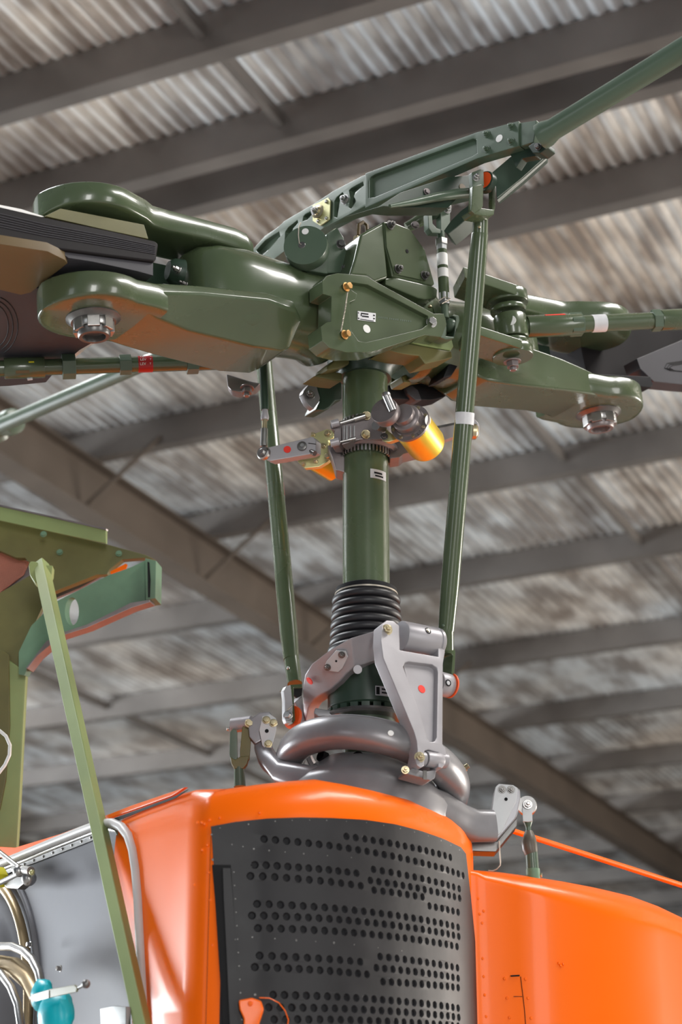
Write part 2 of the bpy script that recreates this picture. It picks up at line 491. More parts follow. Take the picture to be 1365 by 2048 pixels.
mb = MB(); mb.lathe(M, (0, 0, 1), [(0.0515, zs(1412, .06)), (0.0595, zs(1412, .06)), (0.0600, zs(1470, .06)), (0.0515, zs(1470, .06))], 56, cap=False)
fin('inner_sleeve', mb, 'green2', sl)
lp = curved_plate('nameplate', 751, 796, 1371, 1390, 0.0822, 'label', sl)
curved_plate('printed_strip', 753, 760, 1373, 1388, 0.0836, 'ink', lp, 0.0003)
curved_plate('printed_strip', 764, 790, 1375, 1378, 0.0836, 'ink', lp, 0.0003)
curved_plate('printed_strip', 764, 786, 1382, 1385, 0.0836, 'ink', lp, 0.0003)

# ------------------------------------------------------------------ swashplate
SC = P(745, 1552, 3.709)
a13, a7 = math.radians(-12.5), math.radians(14)
E1 = Vector((math.cos(a13), 0, math.sin(a13)))
E2 = Vector((0, -math.cos(a7), math.sin(a7))); E2 = (E2 - E1 * E1.dot(E2)).normalized()
E3 = E1.cross(E2) * -1
if E3.z < 0: E3 = -E3
ring = thing('swashplate_ring', SC, 'smooth grey tilted ring tube of the swashplate above the orange cowling', 'swashplate ring')
mb = MB(); rs = []
K = 96
for i in range(K):
    a = 2 * math.pi * i / K
    dr = E1 * math.cos(a) + E2 * math.sin(a)
    rs.append(roundrect(SC + dr * 0.172, dr, E3, 0.031, 0.033, 20, 2.5))
mb.rings(rs, loop=True)
fin('ring_tube', mb, 'ring', ring)
mb = MB(); rs = []
for i in range(K):
    a = 2 * math.pi * i / K
    dr = E1 * math.cos(a) + E2 * math.sin(a)
    rs.append(roundrect(SC + dr * 0.160 + E3 * 0.031, dr, E3, 0.024, 0.006, 12, 4))
mb.rings(rs, loop=True)
fin('upper_flange', mb, 'grey', ring)
for an in (72, 96):
    pass
for an, hh_ in ((83, 0), ):
    dr = E1 * math.cos(math.radians(an)) + E2 * math.sin(math.radians(an))
    disc(SC + dr * 0.2025 + E3 * -0.004, dr, 0.006, 'white', ring, 'paint_dot', 0.001)
bt = P(930, 1536, 3.80)
hexbolt(bt, (0.8, -0.3, 0.5), 0.006, 0.010, 'cad', ring)

sup = thing('swashplate_support', SC - E3 * 0.1, 'grey cast swashplate base with drilled shoulder and two control horns', 'swashplate base')
mb = MB()
E3b = (E3 + Vector((0, 0, 1)) * 0.6).normalized()
mb.lathe(SC - E3b * 0.006, E3b, [(0.062, 0.012), (0.108, 0.010), (0.120, 0.006), (0.129, -0.004), (0.142, -0.022), (0.166, -0.045), (0.176, -0.066), (0.170, -0.11), (0.10, -0.15)], 72, cap=False)
body = fin('cast_body', mb, 'ring', sup)
for px, py in ((641, 1511), (716, 1513), (778, 1526)):
    p = PP(px, py, SC - Vector((0, 0.132, 0)), Vector((0, 1, 0)))
    dx_ = p.x - M.x; p = P(px, py, M.y - math.sqrt(0.124 ** 2 - dx_ ** 2))
    d = Vector((p.x - M.x, p.y - M.y, 0.03)).normalized()
    mb = MB(); mb.lathe(p + d * -0.004, d, [(0.0118, -0.01), (0.0118, 0.004), (0.0095, 0.004), (0.009, -0.008)], 20, cap=True)
    fin('drilled_boss', mb, 'black', sup)
# horns: left (to the clevis) and right (to the control rod), swept rounded sections
def horn(pts, parent, name, mat='ring'):
    mb = MB(); secs = []
    ps = [P(*p[:3]) for p in pts]
    for i, p in enumerate(ps):
        t = (ps[min(i + 1, len(ps) - 1)] - ps[max(i - 1, 0)]).normalized()
        up = pts[i][5] if len(pts[i]) > 5 else Vector((0, 0, 1))
        y = (up - t * up.dot(t)).normalized(); x = t.cross(y)
        secs.append(roundrect(p, x, y, pts[i][4], RR(p, pts[i][3]), 20, 3.2))
    mb.loft(secs)
    return fin(name, mb, mat, parent)
X1 = Vector((1, 0, 0))
horn([(527, 1470, 3.74, 14, 0.018, X1), (526, 1496, 3.74, 18, 0.02, Vector((1, 0, .3))), (538, 1522, 3.72, 20, 0.026, Vector((1, 0, .8))), (572, 1546, 3.68, 24, 0.032), (620, 1562, 3.63, 30, 0.04), (690, 1576, 3.60, 36, 0.045), (770, 1590, 3.60, 38, 0.05)], sup, 'control_horn')
horn([(730, 1590, 3.60, 38, 0.05), (810, 1600, 3.62, 38, 0.05), (870, 1620, 3.66, 36, 0.045), (915, 1642, 3.70, 33, 0.035), (950, 1652, 3.72, 32, 0.025), (985, 1652, 3.74, 32, 0.02)], sup, 'control_horn')
# left horn plate
pl = [(525, 1434), (541, 1430), (553, 1438), (553, 1462), (543, 1500), (534, 1501), (525, 1492), (519, 1462)]
YL = 3.715
mb = MB(); mb.prism([P(x, y, YL) for x, y in pl], Vector((0, -0.006, 0)))
lpz = fin('horn_plate', mb, 'plate', sup, bevel=0.001, label='pale bolted plate on the left horn')
for x, y in ((533, 1440), (547, 1446), (537, 1488)):
    hexbolt(P(x, y, YL - 0.006), (0, -1, 0.05), 0.0065, 0.008, 'cad', lpz)
disc(P(534, 1462, YL - 0.0062), (0, -1, 0), 0.004, 'ink', lpz, 'plate_hole')
mb = MB(); mb.prism([P(x, y, YL + 0.03) for x, y in [(497, 1448), (520, 1432), (540, 1430), (548, 1440), (530, 1485), (512, 1495), (500, 1480)]], Vector((0, -0.028, 0)))
fin('horn_lug', mb, 'ring', sup, bevel=0.003)
# right horn plates
YR = 3.745
def zr3(l): return Zm(5.25, 880, 1540, l)
outer = zr3([(585, 190), (620, 152), (790, 165), (845, 205), (850, 300), (815, 470), (790, 520), (600, 740), (560, 750), (480, 745), (455, 730), (490, 460), (545, 420)])
mb = MB(); mb.prism([P(x, y, YR) for x, y in outer], Vector((0, 0.05, 0)))
fin('horn_lug', mb, 'ring', sup, bevel=0.003)
pl = zr3([(585, 185), (620, 152), (770, 165), (815, 195), (800, 340), (650, 650), (580, 720), (545, 705), (512, 660), (530, 560), (560, 330)])
mb = MB(); mb.prism([P(x, y, YR - 0.001) for x, y in pl], Vector((0, -0.006, 0)))
rpz = fin('horn_plate', mb, 'plate', sup, bevel=0.001, label='pale bolted plate on the right horn')
for x, y in zr3([(655, 205), (748, 207), (565, 655)]):
    hexbolt(P(x, y, YR - 0.007), (0, -1, -0.05), 0.0062, 0.006, 'steeldark', rpz, nut=True)
disc(P(*zr3([(697, 307)])[0], YR - 0.0072), (0, -1, 0), 0.0035, 'ink', rpz, 'plate_hole')
lug = zr3([(470, 745), (600, 745), (790, 520), (815, 500), (810, 590), (640, 800), (590, 860), (290, 850), (270, 770)])
mb = MB(); mb.prism([P(x, y, YR + 0.012) for x, y in lug], Vector((0, 0.05, 0)))
fin('horn_underside', mb, 'steeldark', sup, bevel=0.002)

# locking wire from right horn
mb = MB(); wl = zr3([(625, 745), (630, 850), (638, 960), (635, 1000), (600, 1040), (560, 1058), (510, 1055)])
mb.path([P(x, y, 3.74) for x, y in wl], 0.0014, 8)
tag(fin('looped_wire', mb, 'wire'), 'thin cream wire hanging from the right swashplate horn to the orange cowling', 'wire')

# right control rod
cr_ = thing('control_rod', P(1068, 1758, 3.80), 'short grey and green control rod with taped sleeve right of the swashplate', 'control rod')
YC = 3.80
c0 = P(1054, 1612, YC)
mb = MB(); mb.lathe(c0 + Vector((0, -0.008, 0)), (0.1, 1, 0), [(0.006, 0), (0.0195, 0), (0.021, 0.004), (0.021, 0.014), (0.0195, 0.018), (0.006, 0.018)], 32)
e_ = fin('rod_end', mb, 'steel', cr_)
hexbolt(c0 + Vector((0.001, -0.015, 0)), (0, -1, 0), 0.0075, 0.009, 'steel', cr_, nut=True)
q = zr3([(870, 400), (885, 365), (920, 350), (955, 365), (972, 400), (975, 535), (930, 545), (880, 540)])
mb = MB(); mb.prism([P(x, y, YC - 0.013) for x, y in q], Vector((0, 0.005, 0)))
fin('clevis_cheek', mb, 'plate', cr_, bevel=0.001)
mb = MB(); mb.prism([P(x, y, YC + 0.014) for x, y in q], Vector((0, 0.005, 0)))
fin('clevis_cheek', mb, 'plate', cr_, bevel=0.001)
def PC(z): return P(*zr3([z])[0], YC)
mb = MB(); mb.tube(PC((925, 535)), PC((930, 600)), 0.0105, 0.0055); mb.tube(PC((930, 595)), PC((935, 660)), 0.0055); fin('rod_neck', mb, 'green2', cr_)
mb = MB(); mb.path([PC((935, 640)), PC((940, 700)), PC((938, 760)), PC((948, 830)), PC((965, 880))], [0.008, 0.013, 0.0165, 0.016, 0.0135], 14); fin('taped_sleeve', mb, 'glue', cr_)
mb = MB(); mb.tube(PC((965, 865)), PC((985, 1160)), 0.0128, 0.0135); fin('rod_tube', mb, 'green2', cr_)
mb = MB(); mb.lathe(PC((978, 1040)), (PC((985, 1160)) - PC((965, 865))), [(0.0145, 0), (0.0145, 0.05)], 24); fin('rod_collar', mb, 'primer2', cr_)
hexbolt(PC((1045, 1105)) , (1, -0.2, 0), 0.005, 0.006, 'cad', cr_)

# left control rod with clevis
lc = thing('clevis_rod', P(480, 1590, 3.74), 'green forked clevis rod bolted to the left swashplate horn', 'control rod')
def z2(l): return Zm(2.482, 430, 1380, l)
YV = 3.735
tp = P(*z2([(160, 165)])[0], YV); tl = P(*z2([(100, 185)])[0], YV + 0.02)
mb = MB(); mb.tube(P(465, 1451, YV + .015), P(504, 1446, YV), 0.0155, seg=28); fin('pivot_bush', mb, 'grey', lc)
hexbolt(P(498, 1447, YV - 0.016), (0.35, -0.9, 0), 0.0068, 0.007, 'cad', lc)
hexbolt(P(459, 1458, YV + 0.01), (-1, -0.2, 0), 0.004, 0.006, 'steel', lc)
for xs in ([(75, 210), (90, 190), (110, 200), (112, 330), (100, 370), (80, 360), (72, 320)], [(135, 190), (150, 150), (178, 155), (182, 190), (172, 340), (150, 370), (125, 345), (125, 300)]):
    mb = MB(); mb.prism([P(*q_, YV - 0.008) for q_ in z2(xs)], Vector((0, -0.006 + 0.018, 0)))
    fin('fork_arm', mb, 'olive' if xs[0][0] > 100 else 'green2', lc, bevel=0.0015)
mb = MB(); mb.prism([P(*q_, YV - 0.01) for q_ in z2([(76, 330), (100, 345), (125, 330), (170, 325), (160, 365), (140, 390), (98, 390), (82, 365)])], Vector((0, 0.02, 0)))
fin('fork_base', mb, 'olive', lc, bevel=0.002)
mb = MB(); mb.tube(P(*z2([(120, 385)])[0], YV), P(*z2([(124, 480)])[0], YV), 0.0105, 0.0125); fin('rod_shank', mb, 'green2', lc)

# ------------------------------------------------------------------ scissors casting
def z1_(l): return Zm(3.4125, 540, 1140, l)
sca = thing('scissors_hub', M + Vector((0, 0, zc(1330))), 'pale grey curved machined arm wrapping the mast below the bellows', 'scissors hub')
st = [  # top px,py,Y ; bottom px,py,Y
    ((232, 980, 3.78), (246, 1034, 3.78)), ((224, 880, 3.74), (262, 945, 3.75)), ((226, 790, 3.70), (300, 884, 3.71)), ((238, 715, 3.66), (350, 850, 3.67)),
    ((285, 640, 3.62), (412, 818, 3.64)), ((385, 562, 3.59), (478, 760, 3.62)), ((465, 512, 3.575), (525, 705, 3.61)),
    ((545, 466, 3.565), (575, 664, 3.60)), ((560, 460, 3.565), (590, 658, 3.60)), ((660, 430, 3.575), (680, 628, 3.61)), ((762, 398, 3.59), (790, 588, 3.62))]
mb = MB(); secs = []
for (a, b_) in st:
    A = P(*z1_([a[:2]])[0], a[2]); Bq = P(*z1_([b_[:2]])[0], b_[2])
    bk = Vector((0.018, 0.045, 0.006))
    secs.append([A, Bq, Bq + bk, A + bk])
mb.rings(secs)
fin('curved_arm', mb, 'grey', sca, bevel=0.003)
# small bolted plate on arm
def q3(l, Y): return [P(*p, Y) for p in z1_(l)]
A_, B__, C_ = P(*z1_([(385, 562)])[0], 3.59), P(*z1_([(478, 760)])[0], 3.62), P(*z1_([(545, 466)])[0], 3.565)
pn = (B__ - A_).cross(C_ - A_).normalized()
if pn.y > 0: pn = -pn
def parm(l): return [PP(*p, A_ + pn * 0.003, pn) for p in z1_(l)]
mb = MB(); mb.prism(parm([(455, 545), (520, 548), (535, 590), (500, 665), (470, 692), (400, 682), (375, 655), (390, 620)]), pn * 0.006)
bp_ = fin('bolted_plate', mb, 'plate', sca, bevel=0.001)
for p in parm([(495, 572), (397, 658)]): hexbolt(p + pn * 0.006, pn, 0.0055, 0.007, 'steeldark', bp_, nut=True)
disc(parm([(457, 616)])[0] + pn * 0.006, pn, 0.0022, 'ink', bp_, 'plate_hole')
dp = P(*z1_([(272, 755)])[0], 3.685); nd = Vector((-0.75, -0.65, 0.1)).normalized()
a_, b_2, c_ = P(*z1_([(226, 790)])[0], 3.70), P(*z1_([(300, 884)])[0], 3.71), P(*z1_([(238, 715)])[0], 3.66)
nd = (b_2 - a_).cross(c_ - a_).normalized()
if nd.y > 0: nd = -nd
disc(PP(*z1_([(274, 755)])[0], a_ + nd * 0.004, nd), nd, 0.0085, 'red', sca, 'red_dot', 0.002)
disc(P(*z1_([(600, 680)])[0], 3.598), Vector((0, -1, -0.2)), 0.009, 'grey', sca, 'boss', 0.004)
# orange under gap ring at lower left
mb = MB(); mb.prism(q3([(310, 940), (420, 960), (470, 990), (330, 1000), (300, 975)], 3.66), Vector((0.0, 0.05, 0)))
fin('lower_web', mb, 'ring', sca, bevel=0.002)
# right rear flange piece of the arm under the lever
mb = MB(); mb.prism(q3([(700, 690), (800, 600), (880, 640), (900, 700), (860, 800), (760, 720)], 3.64), Vector((0, 0.03, 0)))
fin('rear_web', mb, 'steeldark', sca, bevel=0.002)

# scissors lever
OL = 0.0
nLv = (N * math.cos(math.radians(11)) + Vector((0, 0, math.sin(math.radians(11))))).normalized()
Lo = PN(800, 1245, 0.170)
def PV(x, y, o): return PP(x, y, Lo + nLv * o, nLv)
lev = thing('scissors_lever', PV(880, 1530, 0), 'pale grey forked triangular lever with red dot in front of the mast', 'scissors lever')
def PL_(l, o=OL): return [PV(x, y, o) for x, y in z1_(l)]
outer = [(765, 370), (800, 342), (845, 345), (886, 380), (890, 545), (1150, 590), (1152, 440), (1165, 420), (1195, 428), (1198, 560), (1184, 640), (1181, 1190), (1200, 1215), (1207, 1260), (1203, 1320), (1178, 1352), (1152, 1345), (1152, 1245), (1085, 1225), (1058, 1232), (1057, 1335), (1030, 1350), (1005, 1330), (998, 1300), (1010, 1230), (1004, 1165), (985, 1100), (775, 600), (760, 480)]
hole = [(912, 660), (925, 632), (950, 625), (1110, 645), (1140, 665), (1148, 700), (1140, 1140), (1125, 1170), (1098, 1172), (1075, 1150), (1040, 1020)]
mb = MB(); mb.prism(PL_(outer), nLv * -0.03, [PL_(hole)]); fin('lever_frame', mb, 'grey', lev, bevel=0.0022)
mb = MB(); mb.prism(PL_([(905, 620), (1155, 640), (1150, 1180), (1070, 1180), (1020, 1050)], OL - 0.011), nLv * -0.008)
wb = fin('lever_web', mb, 'grey', lev)
disc(PL_([(1037, 813)], OL - 0.011)[0], nLv, 0.0087, 'red', wb, 'red_dot')
def barrel(name, a, b_, rpx, mat, parent, o, groove=True):
    p, q = PV(*z1_([a])[0], o), PV(*z1_([b_])[0], o)
    r = RR(p, rpx); L = (q - p).length
    pr = [(r * 0.5, 0), (r * 0.96, 0), (r, 0.002)]
    pr += [(r, L * 0.86), (r * 0.94, L * 0.875), (r * 0.94, L * 0.90), (r, L * 0.915)] if groove else []
    pr += [(r, L - 0.002), (r * 0.95, L), (r * 0.5, L)]
    mb = MB(); mb.lathe(p, q - p, pr, 40)
    return fin(name, mb, mat, parent), p, q, r
bb, p_, q_, r_ = barrel('hinge_barrel', (893, 450), (1148, 500), 31, 'grey', lev, OL - 0.02)
c_ = p_.lerp(q_, 0.5) + (N * 0.93 + Vector((0, 0, 0.36))).normalized() * r_
mb = MB(); x_, y_, z_ = frame((N * 0.93 + Vector((0, 0, 0.36)))); mb.path([c_ + (x_ * math.cos(a * math.pi / 10) + y_ * math.sin(a * math.pi / 10)) * 0.0065 for a in range(20)], 0.0011, 6, closed=True)
fin('grease_fitting_ring', mb, 'black', bb)
disc(c_ - z_ * 0.0005, z_, 0.0035, 'cad', bb, 'grease_fitting', 0.003)
mb = MB(); pd = PL_([(790, 405)], OL)[0]
hexbolt(PL_([(800, 408)])[0], (N - B * 0.3), 0.0085, 0.010, 'cad', lev, nut=True)
bb2, p_, q_, r_ = barrel('hinge_barrel', (1060, 1290), (1165, 1305), 16.5, 'grey', lev, OL - 0.012, False)
for a in ((1030, 1290), (1180, 1300)):
    p = PV(*z1_([a])[0], OL - 0.015)
    mb = MB(); d = B; mb.lathe(p - d * 0.007, d, [(0.009, 0), (0.0155, 0), (0.0155, 0.014), (0.009, 0.014)], 28); fin('lug_boss', mb, 'grey', lev, bevel=0.0008)
hexbolt(PL_([(1022, 1278)])[0], (N - B * .4), 0.008, 0.009, 'cad', lev, nut=True)
mb = MB(); mb.prism(PL_([(975, 1350), (1060, 1375), (1140, 1360), (1130, 1420), (1100, 1436), (935, 1390), (935, 1370)], OL - 0.012), nLv * -0.03)
fin('base_block', mb, 'ring', lev, bevel=0.0025)
hexbolt(PL_([(925, 1365)], OL + .0)[0], (N - B * .6), 0.006, 0.009, 'cad', lev, nut=True)
mb = MB(); mb.prism(PL_([(1045, 1370), (1070, 1372), (1070, 1435), (1045, 1430)], OL - 0.004), nLv * 0.0015); fin('block_joint', mb, 'steeldark', lev)
# ------------------------------------------------------------------ pushrods
def bdot(parent, p, d, r=0.003, mat='cad'):
    mb = MB(); mb.lathe(p, d, [(r, 0), (r, r * .5), (r * .6, r)], 12); return fin('rivet', mb, mat, parent)
# right pushrod
OT, OB = 0.434, 0.135
def ro(py): return OT + (OB - OT) * (py - 380) / (1360 - 380)
def PRr(px, py): return PN(px, py, ro(py))
pr = thing('pushrod', PRr(897, 1360), 'long olive green pushrod right of the mast with a white reflective band', 'pushrod', 'rotor pushrods')
mb = MB(); a, b_ = PRr(960, 470), PRr(893, 1262)
mb.lathe(a, b_ - a, [(RR(a, 16.5), -0.002), (RR(a, 17), 0.0), (RR(a, 18), 0.05), (0.0195, 0.1), (0.0195, (b_ - a).length - 0.09), (RR(b_, 16.2), (b_ - a).length)], 36)
fin('rod_tube', mb, 'green', pr)
ax = (b_ - a).normalized()
c1, c2 = PRr(930.5, 826), PRr(929, 850)
mb = MB(); mb.lathe(c1, c2 - c1, [(0.0197, 0), (0.0202, 0), (0.0202, (c2 - c1).length), (0.0197, (c2 - c1).length)], 36, cap=False); fin('reflective_band', mb, 'tape', pr)
# upper end fitting
mb = MB(); mb.tube(PRr(962, 428), PRr(960, 482), 0.0158, 0.0172, 32); fin('end_collar', mb, 'green', pr, bevel=0.001)
bdot(pr, PRr(950, 460) + N * 0.015, N - B * 0.3)
def z4(l): return Zm(3.25, 700, 200, l)
def PO(l, o): return [PN(x, y, o) for x, y in l]
# fork: left cheek (big face), right cheek
OF = 0.455
mb = MB(); mb.prism(PO(z4([(800, 560), (855, 545), (872, 560), (870, 600), (868, 690), (853, 710), (812, 738), (790, 718)]), OF), N * -0.012); fin('fork_cheek', mb, 'green', pr, bevel=0.002)
mb = MB(); mb.prism(PO(z4([(795, 470), (850, 450), (872, 450), (875, 560), (855, 552), (800, 570)]), OF - 0.001), N * -0.012); fin('fork_cheek', mb, 'green2', pr, bevel=0.0015)
mb = MB(); mb.prism(PO(z4([(925, 590), (950, 560), (948, 700), (935, 745), (905, 755), (880, 720), (925, 712)]), OF - 0.03), N * -0.012); fin('fork_cheek', mb, 'green', pr, bevel=0.0015)
mb = MB(); mb.prism(PO(z4([(790, 712), (853, 700), (940, 712), (940, 745), (900, 756), (808, 742)]), OF - 0.002), N * -0.034); fin('fork_base', mb, 'green', pr, bevel=0.002)
pa = PN(*z4([(872, 520)])[0], OF - 0.008); 
mb = MB(); dd = (B * 1.0 + N * -0.25).normalized(); mb.lathe(pa, dd, [(0.004, 0.0), (0.0185, 0.0), (0.0185, 0.001)], 30); fin('bearing_seal', mb, 'orangeseal', pr)
pa2 = pa + dd * 0.001
mb = MB(); mb.lathe(pa2 + Vector((0, 0, -0.002)), dd, [(0.006, 0), (0.0225, 0.0), (0.0235, 0.002), (0.0235, 0.014), (0.006, 0.016)], 32, ); fin('bearing', mb, 'greendark', pr)
hexbolt(PN(*z4([(822, 508)])[0], OF + 0.001), N - B * .5, 0.006, 0.010, 'steel', pr, nut=True)
# lower end fitting
mb = MB(); mb.tube(PRr(892, 1258), PRr(894, 1300), 0.0168, 0.0150, 32); fin('end_collar', mb, 'green', pr)
bdot(pr, PRr(880, 1254) + N * 0.012, N - B, 0.0028, 'green2'); 
def z5(l): return Zm(12.8, 860, 1240, l)
mb = MB(); mb.prism(PO(z5([(400, 600), (580, 640), (665, 800), (650, 1150), (610, 1700), (570, 1750), (555, 1400), (590, 900), (560, 860), (400, 820)]), OB + 0.01), N * -0.03); fin('fork_cheek', mb, 'green', pr, bevel=0.0015)
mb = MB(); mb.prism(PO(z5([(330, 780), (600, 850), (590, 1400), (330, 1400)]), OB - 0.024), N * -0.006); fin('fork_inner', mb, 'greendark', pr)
# bearing at the lever end belongs to the arm
arm = PN(*z5([(380, 1650)])[0], OB - 0.002)
mb = MB(); mb.lathe(arm - B * 0.02, B - N * 0.1, [(0.01, 0), (0.024, 0), (0.025, 0.002), (0.025, 0.031), (0.024, 0.033), (0.01, 0.033)], 36); eb = fin('end_bearing', mb, 'grey', sca)
mb = MB(); mb.lathe(arm + B * 0.013, B - N * 0.1, [(0.01, 0), (0.0262, 0), (0.0262, 0.003), (0.01, 0.003)], 36); fin('bearing_seal', mb, 'orangeseal', eb)
cc = PN(*z5([(475, 1610)])[0], OB + 0.025)
mb = MB(); x_, y_, z_ = frame(N); mb.path([cc + (x_ * math.cos(a * math.pi / 10) + y_ * math.sin(a * math.pi / 10)) * 0.0062 for a in range(20)], 0.0012, 6, closed=True); fin('grease_fitting_ring', mb, 'black', eb)
disc(cc - N * 0.001, N, 0.0042, 'label', eb, 'grease_fitting', 0.002)

# left pushrod (mirror side, further away)
def lo_(py): return -0.40 + (-0.135 + 0.40) * (py - 770) / (1430 - 770)
def PLr(px, py): return PN(px, py, lo_(py))
pl_ = thing('pushrod', PLr(583, 1430), 'long green pushrod left of the mast with a red painted band', 'pushrod', 'rotor pushrods')
mb = MB(); a, b_ = PLr(525, 690), PLr(583, 1320)
mb.lathe(a, b_ - a, [(0.0198, 0), (0.0198, (b_ - a).length - 0.07), (0.0170, (b_ - a).length)], 36); fin('rod_tube', mb, 'green', pl_)
def lx(py): return 525 + (583 - 525) * (py - 690) / 630
c1, c2 = PLr(lx(968) , 968), PLr(lx(991), 991)
mb = MB(); mb.lathe(c1, c2 - c1, [(0.0199, 0), (0.0203, 0), (0.0203, (c2 - c1).length), (0.0199, (c2 - c1).length)], 36, cap=False); fin('red_band', mb, 'darkred', pl_)
mb = MB(); mb.tube(PLr(583, 1314), PLr(590, 1368), 0.0172, 0.0160, 32); fin('end_collar', mb, 'green', pl_)
bdot(pl_, PLr(571, 1339) + N * 0.012, N - B, 0.0035, 'steel')
def zL(l): return Zm(11.38, 560, 1300, l)
OL2 = -0.122
def pol(l, o=OL2): return [PN(x, y, o) for x, y in zL(l)]
mb = MB(); mb.prism(pol([(100, 900), (150, 830), (250, 790), (510, 770), (515, 860), (320, 860), (330, 1230), (355, 1600), (300, 1680), (270, 1560), (260, 900)]), N * -0.02); fin('fork_cheek', mb, 'green', pl_, bevel=0.0012)
mb = MB(); mb.prism(pol([(92, 920), (140, 830), (250, 800), (262, 930), (300, 1250), (290, 1600), (240, 1680), (160, 1670), (120, 1560), (118, 1150)], OL2 + 0.003), N * -0.012); fin('fork_cheek', mb, 'label', pl_, bevel=0.0012, label='chipped pale fork cheek')
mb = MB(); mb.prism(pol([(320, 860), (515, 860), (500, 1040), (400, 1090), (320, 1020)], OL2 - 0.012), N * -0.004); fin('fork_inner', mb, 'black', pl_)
mb = MB(); pc_ = pol([(270, 1530)], OL2 - 0.013)[0]
mb.lathe(pc_, B - N * 0.15, [(0.005, 0), (0.0248, 0), (0.0248, 0.007), (0.005, 0.007)], 36); fin('bearing_seal', mb, 'orangeseal', pl_)
hexbolt(pol([(190, 1490)], OL2 + 0.0045)[0], N - B * 1.2, 0.0078, 0.011, 'steel', pl_)
mb = MB(); mb.path([pol([(150, 1390)], OL2 + .006)[0], pol([(230, 1310)], OL2 + .006)[0], pol([(310, 1240)], OL2 + .006)[0]], 0.0009, 6); fin('lock_wire', mb, 'wire', pl_)
# grey eye of the arm left of the hub
mb = MB(); mb.prism(pol([(340, 1180), (450, 1090), (525, 1030), (540, 1200), (600, 1450), (640, 1620), (420, 1740), (390, 1700), (440, 1500), (420, 1300)], OL2 - 0.02), N * -0.03); fin('arm_eye', mb, 'grey', sca, bevel=0.003)

# ------------------------------------------------------------------ damper assembly
zd = lambda py: P(733, py, M.y - 0.05).z
clamp = thing('splined_clamp', M + Vector((0, 0, zd(905))), 'brown grey bolted clamp around the mast carrying two dampers', 'clamp')
def za_(l): return Zm(6.825, 590, 790, l)
mb = MB()
for i in range(44):
    a = 2 * math.pi * i / 44
    d = Vector((math.cos(a), math.sin(a), 0)); t = Vector((-d.y, d.x, 0))
    c = M + d * 0.0535
    mb.prism([c + t * 0.0022 + Vector((0, 0, zd(902))), c - t * 0.0022 + Vector((0, 0, zd(902))), c - t * 0.0022 + Vector((0, 0, zd(886))), c + t * 0.0022 + Vector((0, 0, zd(886)))], d * 0.005)
fin('spline_teeth', mb, 'steel', clamp)
mb = MB()
for i in range(36):
    a = 2 * math.pi * i / 36
    d = Vector((math.cos(a), math.sin(a), 0)); t = Vector((-d.y, d.x, 0))
    c = M + d * 0.051
    mb.prism([c + t * 0.0025 + Vector((0, 0, zd(838))), c - t * 0.0025 + Vector((0, 0, zd(838))), c - t * 0.0025 + Vector((0, 0, zd(828))), c + t * 0.0025 + Vector((0, 0, zd(828)))], d * 0.004)
fin('spline_teeth', mb, 'steel', clamp)
mb = MB(); mb.lathe(M, (0, 0, 1), [(0.057, zd(890)), (0.066, zd(892)), (0.073, zd(888)), (0.073, zd(881)), (0.066, zd(877)), (0.066, zd(842)), (0.060, zd(838)), (0.053, zd(838)), (0.053, zd(880)), (0.057, zd(884))], 56, cap=False)
fin('clamp_ring', mb, 'bronze', clamp)
# front faces
YF = M.y - 0.075
def pf(l, Y=YF): return [P(x, y, Y) for x, y in za_(l)]
mb = MB(); mb.prism(pf([(820, 290), (930, 250), (990, 260), (1010, 290), (1010, 610), (940, 600), (820, 620), (640, 680), (640, 400), (800, 380)]), Vector((0.01, 0.03, 0))); fin('front_block', mb, 'bronze', clamp, bevel=0.0015)
mb = MB(); mb.prism(pf([(1000, 270), (1140, 290), (1200, 400), (1200, 600), (1000, 610)], YF + .0), Vector((0.0, 0.03, 0))); fin('front_block', mb, 'bronze', clamp, bevel=0.0015)
mb = MB(); mb.prism(pf([(480, 400), (520, 365), (600, 345), (640, 400), (640, 650), (600, 690), (500, 690), (480, 640), (530, 600), (540, 480), (490, 460)], YF + 0.01), Vector((0.01, 0.04, 0))); fin('side_block', mb, 'bronze', clamp, bevel=0.002)
for x, w in ((672, 20), (710, 26), (760, 22), (812, 24)):
    mb = MB(); mb.prism(pf([(x - w / 2, 420), (x + w / 2, 410), (x + w / 2, 600), (x - w / 2, 620)], YF - 0.004), Vector((0, 0.01, 0))); fin('shim_plate', mb, 'steel', clamp, bevel=0.0006)
for (x0, y0, x1, y1, r) in ((620, 385, 960, 285, 0.0066), (620, 640, 830, 590, 0.0035)):
    a, b_ = pf([(x0, y0)], YF - 0.006)[0], pf([(x1, y1)], YF - 0.006)[0]
    mb = MB(); mb.tube(a, b_, r * 0.6, seg=14); mb.tube(a.lerp(b_, 0.55), b_, r, seg=18); fin('clamp_bolt', mb, 'steel', clamp)
for x, y in ((975, 285), (965, 540)):
    p = pf([(x, y)], YF - 0.002)[0]; hexbolt(p, Vector((0.4, -1, 0)), 0.0078, 0.009, 'cad', clamp)
mb = MB(); mb.tube(pf([(500, 400)])[0], pf([(600, 375)])[0], 0.0085, seg=18); mb.tube(pf([(490, 660)])[0], pf([(600, 635)])[0], 0.0085, seg=18); fin('bolt_boss', mb, 'grey', clamp)
mb = MB(); mb.prism([P(x, y, M.y - 0.02) for x, y in [(775, 885), (812, 868), (830, 880), (875, 885), (848, 899), (808, 908), (800, 915), (780, 918)]], Vector((0.0, 0.05, 0))); fin('lower_arm', mb, 'bronze', clamp, bevel=0.003)
